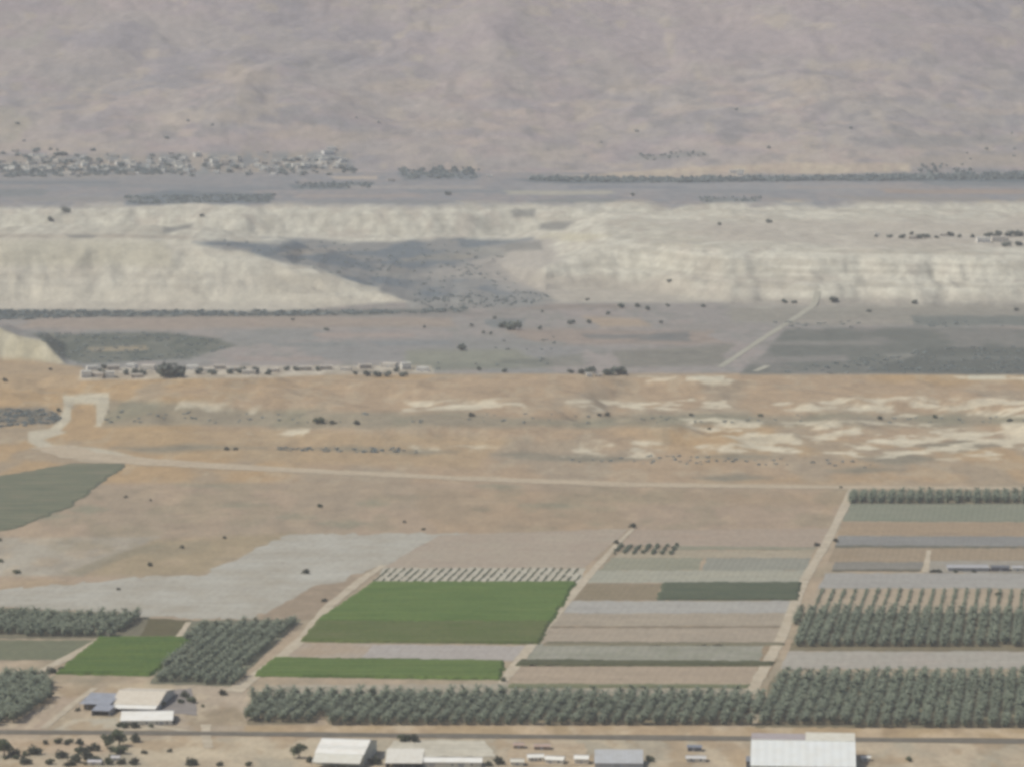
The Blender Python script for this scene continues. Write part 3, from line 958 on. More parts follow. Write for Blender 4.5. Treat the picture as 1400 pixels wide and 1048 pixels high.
ORCH = [  # outline of the trunks' feet, label of the front row, label of the others, scale range
    ([(345, 953), (690, 950), (1030, 953), (1026, 991), (700, 991.5), (455, 990), (447, 977), (432, 977), (428, 990), (335, 989)],
     'grey-green date palm in the front row of the long orchard behind the white packing house', 'date palm inside the long orchard strip between the narrow green field and the asphalt road', .95, 1.15),
    ([(1064, 926), (1620, 924), (1620, 995), (1029, 993), (1034, 965)],
     'date palm in the front row of the orchard behind the big ribbed white shed', 'date palm inside the orchard behind the big ribbed white shed', .95, 1.15),
    ([(-60, 930), (62, 928), (75, 945), (42, 978), (12, 990), (-60, 992)],
     'dark dense date palm in the grove at the left edge of the picture', 'dark dense date palm in the grove at the left edge of the picture', 1.05, 1.3),
    ([(1092, 838), (1620, 838), (1620, 884), (1080, 884)], '', 'date palm', .9, 1.08),
    ([(-60, 842), (203, 843), (163, 870), (-60, 868)], '', 'date palm', .95, 1.15),
    ([(272, 857), (413, 852), (318, 936), (210, 932)], '', 'date palm', .85, 1.0),
    ([(1168, 676), (1620, 676), (1620, 688), (1162, 688)], '', 'date palm', .95, 1.1),
]
allp = []
for (poly, lf, lo, s0, s1) in ORCH:
    pts = grid_in(poly, 9.0, 9.0)
    far = len(lf) == 0
    ymin = {}
    for (x, y) in pts:
        k = round((x - .16 * y) / 9)
        ymin[k] = min(ymin.get(k, 1e9), y)
    for (x, y) in pts:
        k = round((x - .16 * y) / 9)
        front = y < ymin[k] + 5
        allp.append((y, x, random.uniform(s0, s1), lf if front else lo, far))
allp.sort()
# only what the picture shows
vis = [p for p in allp if abs(p[1] / p[0] * F) < 730]
nearest = vis[:296]
nset = set(id(p) for p in nearest)
first = [True] * 4
for (y, x, s, lab, far) in nearest:
    k = random.randrange(4)
    root = PV[k][0]
    rz, sca = random.uniform(0, 6.28), (s * random.uniform(.95, 1.05), s * random.uniform(.95, 1.05), s)
    if first[k]:
        root.location, root.rotation_euler, root.scale = (x, y, .12), (0, 0, rz), sca
        root['label'] = lab
        first[k] = False
    else:
        copy_thing(root, (x, y, .12), rz, sca, lab, PALM_G)


def scatter(name, shapes, places, mat, label, cat):
    """many plants nobody would count, as one object"""
    VV = []
    for (x, y, z, s, sz) in places:
        q = shapes[random.randrange(len(shapes))]
        a = random.uniform(0, 6.28)
        c, d = math.cos(a), math.sin(a)
        R = np.array([[c * s, d * s, 0], [-d * s, c * s, 0], [0, 0, sz]])
        VV.append(q.reshape(-1, 3) @ R + np.array([x, y, z]))
    V = np.concatenate(VV)
    o = mesh_np(name, V, np.arange(len(V)).reshape(-1, 4), mat)
    return tag(o, label, cat, kind='stuff')


def trunk_quads(h, r):
    c = [(-r, -r), (r, -r), (r, r), (-r, r)]
    return np.array([[(*c[i], 0), (*c[(i + 1) % 4], 0), (*c[(i + 1) % 4], h), (*c[i], h)] for i in range(4)])


restp = [(x, y, .12, s, s) for p in allp if id(p) not in nset for (y, x, s) in [p[:3]]]
young = [palm_shape(80 + k, .5, 1.9, 16, 3, 1.2) for k in range(3)]
cheap_all = [np.concatenate([c, trunk_quads(4.4, .3)]) for c in cheap]
scatter('palm_orchard_foliage', cheap_all, restp, leaf_palm, 'grey-green date palm orchards filling the blocks further back', 'palm orchard')
yp = [(x, y, .1, s_, s_) for (x, y) in grid_in([(1120, 806), (1620, 806), (1620, 838), (1104, 838)], 9.0, 4.0, jit=.3, skip=.08) for s_ in [random.uniform(.8, 1.3)]]
yp += [(x, y, .1, s_, s_) for (x, y) in grid_in([(1070, 913), (1620, 913), (1620, 926), (1062, 928)], 9.0, 5.0, jit=.4, skip=.25) for s_ in [random.uniform(1.0, 1.7)]]
scatter('young_palm_foliage', young, yp, leaf_palm, 'rows of small young palms on bare soil', 'young palms')

# ---- sapling rows, orchard blocks and far scrub
low = [tree_shape(200 + k, .9, 1, 60, .34, True)[0] for k in range(4)]
low_far = [tree_shape(220 + k, .8, 1, 26, .5, True)[0] for k in range(4)]
sp_ = []
for (x, y) in grid_in([(528, 777), (800, 777), (786, 797), (506, 797)], 6.6, 4.2, jit=.35, skip=.06):
    s_ = random.uniform(.8, 1.35)
    sp_.append((x, y, .1, s_, s_ * 1.1))
for (x, y) in grid_in([(846, 746), (928, 746), (920, 758), (836, 758)], 8, 5, jit=.8, skip=.25):
    s_ = random.uniform(1.5, 2.8)
    sp_.append((x, y, .1, s_, s_))
scatter('sapling_foliage', low, sp_, leaf_palm, 'slanting rows of grey-green saplings above the big green field', 'saplings')


def band(poly, n, s0, s1, flat=.8):
    """n shrubs standing where the photo shows a belt of growth"""
    out = []
    lo, hi = np.min(poly, 0), np.max(poly, 0)
    while len(out) < n:
        u, v = random.uniform(lo[0], hi[0]), random.uniform(lo[1], hi[1])
        if not inside(u, v, poly): continue
        x, y, z = hit(u, v)
        s_ = random.uniform(s0, s1)
        out.append((x, y, z - .1, s_, s_ * flat))
    return out


scr = band([(280, 328), (500, 331), (726, 328), (690, 345), (690, 380), (735, 402), (720, 412), (600, 412), (480, 385), (390, 354)], 220, 2.5, 5, .38)
scr += band([(-40, 424), (100, 425), (380, 425), (560, 425), (640, 421), (630, 427), (400, 432), (150, 433), (-40, 440)], 520, 3, 6, .5)
scr += band([(50, 456), (230, 455), (300, 466), (320, 476), (260, 492), (110, 497), (70, 480)], 150, 2.5, 5, .35)
scr += band([(1280, 476), (1440, 473), (1440, 510), (1190, 510), (1060, 511), (1100, 500)], 150, 2.5, 5, .35)
scr += band([(570, 474), (760, 460), (760, 500), (600, 508)], 20, 2, 4, .5)
scr += band([(1040, 440), (1440, 436), (1440, 446), (1060, 450)], 40, 2, 5, .35)
scr += band([(165, 268), (375, 266), (375, 276), (180, 279)], 200, 4, 8, .4)
scr += band([(-40, 560), (60, 558), (84, 566), (80, 578), (-40, 588)], 170, 2, 4, .5)
scr += band([(140, 562), (1440, 570), (1440, 578), (140, 578)], 100, 1.5, 3, .5)
scr += band([(380, 611), (560, 612), (580, 620), (380, 616)], 80, 1.4, 3, .5)
scr += band([(690, 626), (1000, 622), (1200, 632), (1200, 640), (700, 630)], 60, 1.4, 3, .5)
scr += band([(560, 408), (740, 400), (760, 412), (700, 420), (560, 422)], 120, 1.5, 3)
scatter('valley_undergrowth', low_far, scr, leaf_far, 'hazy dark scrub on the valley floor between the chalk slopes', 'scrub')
blt = band([(720, 243), (900, 244), (1100, 243), (1440, 236), (1440, 245), (1100, 248), (900, 250), (730, 248)], 850, 4.5, 9, .75)
blt += band([(545, 230), (655, 230), (650, 244), (555, 245)], 130, 4, 8, .7)
blt += band([(400, 250), (510, 250), (505, 257), (405, 258)], 70, 3, 5, .8)
blt += band([(0, 228), (120, 230), (250, 232), (250, 238), (0, 243)], 200, 4, 8, .7)
blt += band([(860, 212), (960, 206), (970, 212), (890, 220)], 26, 3, 5, .8)
blt += band([(1255, 226), (1330, 224), (1330, 236), (1258, 240)], 26, 3, 6, .9)
blt += band([(950, 270), (1045, 270), (1040, 275), (960, 276)], 30, 3, 4, .8)
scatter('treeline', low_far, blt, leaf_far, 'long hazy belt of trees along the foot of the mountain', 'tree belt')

# ---- crops: canopies with rows, a metre or two high
def crop(name, poly, hgt, c1, c2, label, rowd=4.5, st=(1.3, 2.6), rag=5):
    w = [P(*p) for p in poly]
    x0, x1 = min(p[0] for p in w), max(p[0] for p in w)
    y0, y1 = min(p[1] for p in w), max(p[1] for p in w)
    xs, ys = np.arange(x0 - 1, x1 + 2, st[0]), np.arange(y0 - 1, y1 + 2, st[1] / 2)
    X, Y = np.meshgrid(xs, ys)
    pu, pv = X.ravel(), Y.ravel()
    sd = poly_sd(pu, pv, w) + rag * (fbm(pu / (1.4 * rag), pv / (1.8 * rag), 7, 3) - .5)
    k = sst(-.6, .6, sd)
    row = .5 + .5 * np.cos(2 * PI * pv / rowd)
    z = k * hgt * (.62 + .16 * row + .30 * fbm(pu / 3, pv / 3, 19, 3) + .12 * (fbm(pu / 40, pv / 60, 23, 3) - .5))
    n = len(xs)
    i = np.arange(len(ys) - 1)[:, None] * n + np.arange(n - 1)[None, :]
    Q = np.stack([i, i + 1, i + n + 1, i + n], -1).reshape(-1, 4)
    Q = Q[(k[Q].max(1) > .02)]
    ids = np.unique(Q)
    mp = np.zeros(len(pu), np.int64)
    mp[ids] = np.arange(len(ids))
    V = np.stack([pu, pv, z + .1], 1)[ids]
    Ym = float(np.mean(pv))
    m, nt, b = nodes(name + '_leaf')
    a1, a2 = alb(c1, Ym), alb(c2, Ym)
    c = mixc(nt, a1, a2, ramp(nt, noise(nt, (1 / 60, 1 / 12, 1), 5, .6), [(.35, grey(0)), (.65, grey(1))]))
    c = mixc(nt, c, ramp(nt, noise(nt, (1 / 1.6, 1 / 2.4, 1), 4, .7), [(.25, grey(.7)), (.5, grey(1)), (.75, grey(1.25))]), 1, 'MULTIPLY')
    wv = N(nt, 'ShaderNodeTexWave', bands_direction='Y')
    wv.inputs['Scale'].default_value = 2 * PI / 20 / (rowd * 2.6)
    wv.inputs['Distortion'].default_value = 1.5
    wv.inputs['Detail'].default_value = 3
    nt.links.new(world_pos(nt, (.12, 1, 1)), wv.inputs['Vector'])
    c = mixc(nt, c, ramp(nt, wv.outputs['Fac'], [(.2, grey(.86)), (.8, grey(1.1))]), 1, 'MULTIPLY')
    c = mixc(nt, c, a2 * np.array([1.25, 1.0, 1.1]), ramp(nt, noise(nt, (1 / 35, 1 / 22, 1), 6, .7), [(.52, grey(0)), (.78, grey(.7))]))
    nt.links.new(c, b.inputs['Base Color'])
    o = mesh_np(name, V, mp[Q], m)
    return tag(o, label, 'crop field', kind='stuff')


crop('green_crop_leaves', [(510, 797), (787, 797), (753, 851), (432, 850)], 2.2, (97, 115, 78), (109, 126, 88), 'broad bright green crop field in the middle of the farmland')
crop('olive_crop_leaves', [(432, 851), (752, 851), (735, 880), (413, 877)], 2.35, (98, 110, 81), (110, 116, 90), 'browner lower part of the broad green crop field')
crop('green_crop_leaves', [(374, 901), (690, 905), (683, 929), (350, 924)], 2.4, (96, 113, 77), (107, 123, 86), 'narrow strip of green crop in front of the long palm orchard')
crop('green_crop_leaves', [(136, 873), (266, 873), (206, 924), (78, 921)], 2.6, (93, 111, 73), (103, 119, 82), 'green crop field at lower left beside the slanting palm block')
crop('dark_crop_leaves', [(908, 797), (1096, 797), (1090, 820), (900, 820)], 1.8, (94, 102, 92), (104, 110, 98), 'dark green crop strip between pale fallow strips')
crop('hedge_row_leaves', [(712, 903), (1058, 905), (1056, 910), (706, 910)], 1.8, (92, 96, 84), (104, 106, 92), 'low dark hedge edging the grey-green netted field')
crop('hedge_row_leaves', [(748, 878), (1070, 879), (1069, 882), (744, 882)], 1.2, (120, 118, 104), (130, 126, 112), 'thin dark hedge above the grey-green netted field')
crop('hedge_row_leaves', [(700, 935), (1024, 936), (1022, 940), (694, 940)], 1.0, (116, 122, 100), (124, 126, 106), 'green hedge along the back of the long palm orchard')

crop('orchard_leaves', [(96, 634), (172, 634), (95, 692), (20, 722), (-60, 734), (-60, 662)], 1.1, (110, 116, 105), (130, 131, 116), 'dark grey-green orchard block at the left edge below the dirt track', rowd=7, rag=9)

# ---- single trees and bushes
TS = []
for k in range(3):
    cr, t = tree_shape(300 + k, 1.0, 1, 300, .16)
    root = empty('tree', (0, 0, 0), 0, 'x', 'tree')
    t.build('trunk', bark, root)
    V, Q = quads(cr)
    mesh_np('crown', V, Q, leaf_tree, root)
    TS.append([root, True])
VS = []
for k in range(3):
    cr, t = tree_shape(340 + k, .8, 1, 120, .26, True)
    root = empty('tree', (0, 0, 0), 0, 'x', 'tree')
    t.build('trunk', bark, root)
    V, Q = quads(cr)
    mesh_np('crown', V, Q, leaf_far, root)
    VS.append([root, True])
MS = []
for k in range(3):
    cr, t = tree_shape(350 + k, .9, 1, 200, .2, True)
    root = empty('tree', (0, 0, 0), 0, 'x', 'tree')
    t.build('trunk', bark, root)
    V, Q = quads(cr)
    mesh_np('crown', V, Q, leaf_mid, root)
    MS.append([root, True])
BS = []
for k in range(3):
    cr, t = tree_shape(320 + k, .9, 1, 220, .18, True)
    root = empty('bush', (0, 0, 0), 0, 'x', 'bush')
    t.build('stem', bark, root)
    V, Q = quads(cr)
    mesh_np('foliage', V, Q, leaf_bush if k else leaf_tree, root)
    BS.append([root, True])


def plant(protos, u, v, rpx, label, group=None, flat=1.0, wide=1.0):
    """a tree whose foot stands at photo point (u, v), crown about rpx wide each side"""
    x, y, z = hit(u, v)
    r = rpx * y / F
    p = protos[random.randrange(len(protos))]
    sca = (r * wide * random.uniform(.92, 1.08), r * random.uniform(.92, 1.08), r * flat)
    rz = random.uniform(0, 6.28) if wide == 1 else random.uniform(-.3, .3)
    if p[1]:
        o = p[0]
        p[1] = False
        o.location, o.rotation_euler, o.scale = (x, y, z), (0, 0, rz), sca
        o['label'] = label
        if group: o['group'] = group
        return o
    o = copy_thing(p[0], (x, y, z), rz, sca, label, group)
    return o


G1 = 'bushes dotted over the fallow land'
for (u, v, r, lab) in (
    (437, 693, 5, 'lone dark bush in the brown land just below the wide dirt track'),
    (553, 714, 3.2, 'small dark bush above the right end of the pale grey field'),
    (579, 724, 3.4, 'small brown-green bush touching the upper edge of the pale grey field'),
    (418, 784, 7, 'dark round bush standing alone in the pale grey field'),
    (205, 773, 5.5, 'dark bush at the lower end of the tan slope above the grey field'),
    (249, 749, 4.5, 'small dark bush upper right of its neighbour on the tan slope'),
    (307, 736, 4, 'faint brown bush on the tan slope nearest the grey field corner'),
    (23, 784, 6, 'low wide bush on the pale fallow patch near the left edge'),
    (1, 768, 5, 'dark bush cut by the left edge of the picture above the grey field'),
    (0, 739, 4, 'brownish bush at the left edge below the dark orchard block'),
    (172, 680, 3.2, 'small faint bush to the right of the dark orchard block'),
    (206, 684, 2.6, 'tiny bush further right of the dark orchard block'),
    (865, 721, 6.5, 'dark round tree at the top end of the middle farm track'),
    (843, 743, 6, 'grey-green bush beside the upper bend of the middle farm track'),
    (443, 822, 5, 'small green bush on the reddish soil left of the big green field'),
    (688, 931, 6, 'dark bush at the right end of the narrow green strip'),
    (1143, 740, 5, 'dark low bush on the right verge of the long straight track'),
    (1117, 746, 5, 'grey-green bush on the left verge of the long straight track'),
    (1150, 667, 3, 'small bush where the straight track meets the wide dirt track'),
    (1365, 815, 6, 'larger green bush among the young palm rows'),
    (162, 806, 3.5, 'small bush on the lower edge of the grey field')):
    plant(BS, u, v, r, lab, G1, .85)
G2 = 'shrubs in the chalky badlands'
for (u, v, r, lab) in (
    (437, 579, 10, 'largest dark shrub in the grey gully of the badlands'),
    (455, 580, 6, 'shrub right beside the largest dark shrub of the gully'),
    (488, 580, 6.5, 'smaller dark shrub to the right in the grey gully'),
    (645, 569, 6, 'flat shrub under the white chalk bank in the middle of the badlands'),
    (830, 568, 5.5, 'shrub in the gully below the broken chalk banks'),
    (820, 568, 4, 'little shrub left of its neighbour below the broken chalk banks'),
    (945, 568, 4, 'small shrub at the start of the right-hand gully'),
    (1040, 569, 4.5, 'shrub in the middle of the right-hand gully'),
    (1203, 573, 5.5, 'dark shrub left of the bright chalk pit in the right-hand gully'),
    (1278, 571, 5, 'dark shrub right of the bright chalk pit in the right-hand gully'),
    (1380, 576, 5, 'brownish shrub at the right edge of the gully'),
    (970, 587, 3.5, 'small shrub under the pale chalk ledge'),
    (7, 521, 4.5, 'dark bush below the small chalk hill at the left edge'),
    (69, 506, 3.5, 'small bush at the toe of the small chalk hill'),
    (80, 562, 5, 'bush at the end of the dark gully by the pale loop of bare earth'),
    (310, 615, 5, 'left one of two low shrubs under the orange slope above the track'),
    (322, 615, 4, 'right one of two low shrubs under the orange slope above the track')):
    plant(BS, u, v, r, lab, G2, .8)
G3 = 'trees scattered on the hazy valley floor'
for (u, v, r, lab) in (
    (632, 479, 9, 'dark round tree on the valley floor left of the small cluster'),
    (655, 506, 5, 'dark bush at the front edge of the valley floor, left of a pair'),
    (690, 509, 5, 'dark bush at the front edge of the valley floor, right of a pair'),
    (702, 451, 12, 'biggest grey-green tree clump in the middle of the valley floor'),
    (688, 448, 8, 'tree clump leaning against the biggest clump of the valley floor'),
    (645, 446, 3.5, 'leftmost of a short row of little trees on the valley floor'),
    (661, 456, 3.5, 'second of a short row of little trees on the valley floor'),
    (671, 457, 3.5, 'third of a short row of little trees on the valley floor'),
    (676, 436, 3.5, 'small tree behind the biggest clump of the valley floor'),
    (738, 450, 4.5, 'dark small tree right of the biggest clump of the valley floor'),
    (781, 443, 6, 'hazy round tree left of the pale tan mound'),
    (805, 442, 5, 'hazy round tree at the left end of the pale tan mound'),
    (832, 430, 4.5, 'tree at the top of the pale tan mound'),
    (849, 421, 6, 'dark round tree below the right-hand chalk slope, first from the left'),
    (872, 420, 5, 'paler round tree below the right-hand chalk slope'),
    (885, 424, 5.5, 'dark tree a little lower below the right-hand chalk slope'),
    (913, 419, 4, 'small tree below the end of the chalk slope path'),
    (904, 442, 4, 'small dark tree right of the pale tan mound'),
    (803, 411, 3.5, 'small tree at the mouth of the scrub valley'),
    (741, 427, 3, 'tiny tree at the pink bare patch of the valley mouth'),
    (915, 386, 4, 'single bush halfway up the right-hand chalk slope'),
    (962, 420, 4, 'small bush at the foot of the chalk slope left of the straight road'),
    (1140, 413, 7, 'large dark tree at the foot of the chalk slope by the straight road'),
    (1072, 414, 5, 'dark flat tree left of the top of the straight road'),
    (1086, 415, 4, 'smaller flat tree left of the top of the straight road'),
    (1188, 427, 4, 'lone tree on the pale field right of the straight road'),
    (1250, 415, 5, 'bluish bush at the foot of the chalk slope, further right'),
    (446, 452, 4, 'small tree in the middle of the pinkish valley floor'),
    (580, 448, 3.5, 'thin small tree in the pinkish valley floor'),
    (400, 438, 3, 'tiny tree under the long dark scrub line'),
    (1390, 425, 4, 'bush at the right edge below the chalk slope'),
    (865, 268, 4, 'tree on the upper plain right of the grey field'),
    (613, 267, 5, 'tree on the upper plain at the end of the grey field'),
    (276, 296, 4, 'brown bush on the far chalk terrace'),
    (68, 302, 6, 'bush at the edge of the far chalk terrace, left'),
    (90, 290, 6, 'bush in the notch of the far chalk terrace'),
    (1052, 305, 5, 'bush on the far right chalk terrace'),
    (984, 308, 4, 'little bush left of its neighbour on the far right chalk terrace')):
    plant(MS, u, v, r * 1.1, lab, G3, .8)
G4 = 'garden trees and shrubs below the asphalt road'
for (u, v, r, lab) in (
    (6, 1034, 13, 'large dark hedge tree at the lower left corner'),
    (20, 1033, 7, 'rounded end bush of the dark hedge at the lower left corner'),
    (47, 1031, 9, 'flat dark-topped shrub right of the corner hedge'),
    (34, 1033, 5, 'small light green shrub beside the flat dark-topped shrub'),
    (62, 1017, 4.5, 'small shrub between the two dirt plots below the road'),
    (80, 1016, 6, 'dark shrub, left of three under the road'),
    (91, 1018, 5, 'green shrub, middle of three under the road'),
    (109, 1018, 6, 'dark shrub, right of three under the road'),
    (84, 1036, 8, 'dark sprawling shrub below the three roadside shrubs'),
    (103, 1042, 9, 'wide dark bush at the bottom edge of the picture'),
    (68, 1044, 6, 'shrub at the bottom edge near the pale bare patch'),
    (35, 1044, 7, 'green shrub at the bottom edge under the corner hedge'),
    (120, 1038, 8, 'bright green bush on the left slope of the tree group'),
    (128, 1026, 8, 'dark green tree on the left of the roadside tree group'),
    (147, 1024, 10, 'tallest green tree of the roadside tree group'),
    (163, 1020, 12, 'grey-green tree touching the road in the tree group'),
    (165, 1030, 9, 'grey-green tree in front of the one touching the road'),
    (185, 1014, 8, 'dark tree at the right end of the roadside tree group'),
    (148, 1044, 7, 'dark shrub below the tallest tree of the group'),
    (166, 1044, 6, 'low dark shrub right of the shrub below the tallest tree'),
    (183, 1044, 7, 'round green shrub cut by the bottom edge below the tree group'),
    (262, 1046, 8, 'dark green shrub alone at the bottom edge of the bare yard'),
    (300, 1047, 5, 'small green shrub at the bottom edge right of the lone one'),
    (340, 1047, 5, 'small shrub at the bottom edge left of the white packing house'),
    (197, 1030, 4, 'tiny pale shrub on the path right of the tree group'),
    (232, 1028, 3.5, 'tiny brown bush in the middle of the bare yard'),
    (409, 1036, 10, 'dark olive tree at the left corner of the white packing house'),
    (424, 1042, 6, 'low shrub at the left wall of the white packing house'),
    (506, 1026, 6, 'tree in the shade right of the white packing house'),
    (513, 1044, 8, 'dark shrub between the packing house and the dark open shed'),
    (552, 1014, 8, 'left half of the trimmed oval bush behind the concrete yard'),
    (566, 1014, 8, 'right half of the trimmed oval bush behind the concrete yard'),
    (683, 1044, 8, 'dark tree at the right end of the long white roof'),
    (669, 1047, 5, 'low bush right of the long white roof'),
    (888, 1040, 6, 'brown-green bush right of the grey metal shed'),
    (1243, 1040, 5, 'bent little tree on the sandy yard right of the ribbed shed')):
    plant(TS if r > 9 else BS, u, v, r * 1.25, lab, G4, .95)
k = 0
while k < 26:
    u, v = random.uniform(0, 200), random.uniform(1014, 1048)
    if v < 1024 and u > 130: continue
    plant(BS, u, v, random.uniform(3, 8), 'green garden shrub among the dirt plots at the lower left corner', 'garden shrubs at the lower left corner', .85)
    k += 1
G5 = 'trees around the farm compound'
for (u, v, r, lab) in (
    (221, 965, 6, 'dark tree at the right corner of the upper white farm building'),
    (234, 947, 3.5, 'small dark tree at the back of the grey yard'),
    (253, 953, 7, 'tree at the right side of the grey yard, farther one'),
    (263, 960, 7, 'tree at the right side of the grey yard, nearer one'),
    (247, 961, 5, 'shrub between the grey yard and its two trees'),
    (163, 993, 5, 'dark shrub left of the lower white farm building'),
    (172, 995, 6, 'dark shrub in front of the lower white farm building, left one'),
    (185, 995, 7, 'dark shrub in front of the lower white farm building, right one'),
    (207, 994, 4, 'olive bush at the foot of the lower white farm building'),
    (236, 988, 5, 'reddish bush at the right end of the lower white farm building'),
    (305, 950, 6, 'dark shrub at the lower end of the wide farm track'),
    (344, 984, 9, 'grey-green shrub at the left end of the long palm orchard'),
    (277, 966, 3, 'tiny dark shrub on the grey dirt right of the yard trees'),
    (68, 953, 6, 'low dark shrub right of the grove at the left edge'),
    (66, 938, 7, 'grey-green tree at the right tip of the grove'),
    (70, 920, 7, 'olive hedge end left of the lower green field'),
    (84, 918, 6, 'low olive hedge touching the lower green field'),
    (106, 972, 4, 'pale green weed bush beside the blue-roofed barn')):
    plant(TS if r > 8 else BS, u, v, r * 1.2, lab, G5, .9)

# ------------------------------------------------------------------ buildings
white = plain_mat('white_sheet_roof', (.70, .69, .62), .45, dirt=.10, sc_=.2)
white_rib = plain_mat('white_ribbed_roof', (.66, .68, .64), .45, dirt=.08, sc_=.12, ribs=5.2, amt=.3)
cream = plain_mat('cream_plaster', (.64, .61, .52), .9, dirt=.2)
beige = plain_mat('beige_sheet', (.56, .54, .45), .7, dirt=.18, sc_=.2)
mauve = plain_mat('faded_mauve_sheet', (.33, .295, .285), .7, dirt=.15, sc_=.2)
greyr = plain_mat('grey_zinc_roof', (.41, .42, .41), .5, dirt=.15, sc_=.2, ribs=2.5, amt=.25)
bluer = plain_mat('blue_grey_sheet', (.27, .285, .31), .55, dirt=.2, sc_=.2)
dark = plain_mat('inside_shade', (.045, .05, .058), .8, dirt=.2)  # near-black wall colour stands in for the shade inside the open shed
steel = plain_mat('dull_steel', (.33, .34, .35), .5, dirt=.2)
tile = plain_mat('weathered_tile', (.40, .30, .24), .9, dirt=.2)
stone = plain_mat('pale_stone', (.62, .58, .50), .9, dirt=.2)
glass = plain_mat('window_glass', (.05, .06, .07), .15, dirt=.1)


def at_(u, v):
    x, y, z = hit(u, v)
    return (x, y, z)


def gable(name, u0, u1, v, depth, wall_h, rise, wm, rm, label, cat, rz=-RA, doors=(), windows=0, group=None, added_awning=None):
    """gabled house, eaves towards the viewer, front wall standing on the line v between u0 and u1"""
    x, y, z = at_((u0 + u1) / 2, v)
    W = (u1 - u0) * y / F
    o = empty(name, (x, y, z), rz, label, cat, group)
    b = MB()
    h = W / 2
    b.box(-h, h, 0, depth, -.5, wall_h)
    for s in (-1, 1):
        xs = s * (h - .02)
        b.face((xs, 0, wall_h), (xs, depth, wall_h), (xs, depth / 2, wall_h + rise))
    b.build('wall', wm, o)
    r = MB()
    ov, th = .5, .18
    k = rise / (depth / 2)
    r.slab(-h - ov, h + ov, -ov, wall_h - ov * k + .22, depth / 2, wall_h + rise + .22, th)
    r.slab(-h - ov, h + ov, depth / 2 + .01, wall_h + rise + .22, depth + ov, wall_h - ov * k + .22, th)
    rf = r.build('roof', rm, o)
    c = MB()
    c.box(-h - ov, h + ov, depth / 2 - .35, depth / 2 + .35, wall_h + rise + .2, wall_h + rise + .34)
    c.build('ridge_cap', steel, rf)
    if added_awning:  # sloping sheet added so the front band catches the sun
        aw = MB()
        aw.slab(-h, h, -added_awning[0], added_awning[1], -.52, wall_h - .1, .15)
        aw.build('added_awning', added_awning[2], o)
        for i in range(5):
            pm = MB()
            xp = -h + .3 + (W - .6) * i / 4
            pm.box(xp - .1, xp + .1, -added_awning[0] + .1, -added_awning[0] + .3, -.3, added_awning[1] - .16)
            pm.build('post', steel, o)
    for (a, bb, hh) in doors:
        d = MB()
        d.box(-h + W * a, -h + W * bb, -.06, .02, 0, hh)
        d.build('door', steel, o)
    for i in range(windows):
        t = (i + .5) / windows
        d = MB()
        xc = -h + W * t
        d.box(xc - .6, xc + .6, -.05, .03, 1.0, 2.2)
        wi = d.build('window', glass, o)
        f = MB()
        for (xa, xb, za, zb) in ((-.7, .7, .9, 1), (-.7, .7, 2.2, 2.3), (-.7, -.6, 1, 2.2), (.6, .7, 1, 2.2)):
            f.box(xc + xa, xc + xb, -.09, -.0, za, zb)
        f.build('frame', white, wi)
    return o


# white packing house
g = gable('packing_house', 430, 498, 1046.5, 44, 7.6, 4.8, beige, white, 'large white-roofed packing house at the bottom edge left of the concrete yard', 'warehouse', doors=((.3, .5, 4.5),), windows=0, added_awning=(11, 4.2, plain_mat('added_awning_sheet', (.58, .57, .49), .6, dirt=.12)))
b = MB()
b.box(-15.9, 15.9, 7.2, 7.7, 10.9, 11.15)
b.build('roof_walkway', plain_mat('roof_seam', (.66, .67, .64), .5), g)

# big ribbed white shed
x, ye = P(1098, 1047, 5.0)
W = 147 * ye / F
SD = P(1098, 1012, 13.6)[1] - ye
o = empty('packing_shed', (x, ye, 0), -math.atan(.078), 'very large ribbed white shed at the bottom edge, right of the middle', 'warehouse')
h = W / 2
b = MB()
b.box(-h + .3, h - .3, .4, SD, -.5, 4.4)
b.hexa([(-h + .3, .4, 4.4), (h - .3, .4, 4.4), (h - .3, SD, 4.4), (-h + .3, SD, 4.4), (-h + .3, .4, 4.75), (h - .3, .4, 4.75), (h - .3, SD, 13.2), (-h + .3, SD, 13.2)])
b.build('wall', plain_mat('shed_wall', (.66, .67, .64), .6, dirt=.12, ribs=1.2, amt=.2), o)
b = MB()
b.slab(-h, h, 0, 5.0, SD + .2, 13.6, .2)
r = b.build('roof', white_rib, o)
b = MB()
n = 26
for i in range(n + 1):
    xr = -h + .15 + (2 * h - .3) * i / n
    b.slab(xr - .09, xr + .09, .02, 5.16, SD + .1, 13.74, .2)
b.build('roof_seam', plain_mat('seam_metal', (.68, .70, .66), .5), r)
b = MB()
b.box(-h, h, SD, SD + .6, 12.9, 13.95)
b.build('ridge_cap', plain_mat('ridge_metal', (.70, .69, .60), .5), r)
b = MB()
b.box(-h + .2, h * .045, SD + .62, SD + 19, -.5, 13.2)
w_ = b.build('rear_wing', plain_mat('wing_wall', (.5, .48, .44), .8), o)
b = MB()
b.slab(-h, h * .045, SD + .65, 13.4, SD + 19.5, 14.0, .25)
b.build('wing_roof', mauve, w_)
b = MB()
b.box(h * .05, h - .2, SD + .62, SD + 20, -.5, 13.3)
w_ = b.build('rear_wing', plain_mat('wing_wall', (.5, .48, .44), .8), o)
b = MB()
b.slab(h * .046, h, SD + .65, 13.7, SD + 21.5, 14.6, .25)
b.build('wing_roof', beige, w_)
b = MB()
b.box(-h - 2.6, -h + .25, 6, 16, 0, 6.5)  # dark block added in place of the shade beside the shed
lt = b.build('shade_block', plain_mat('shade_block_side', (.10, .105, .11), .8), o)
b = MB()
b.slab(-h - 2.9, -h - .02, 5.6, 6.5, 16.4, 7.6, .15)
b.build('shade_block_top', plain_mat('shade_block_sheet', (.20, .21, .22), .6), lt)

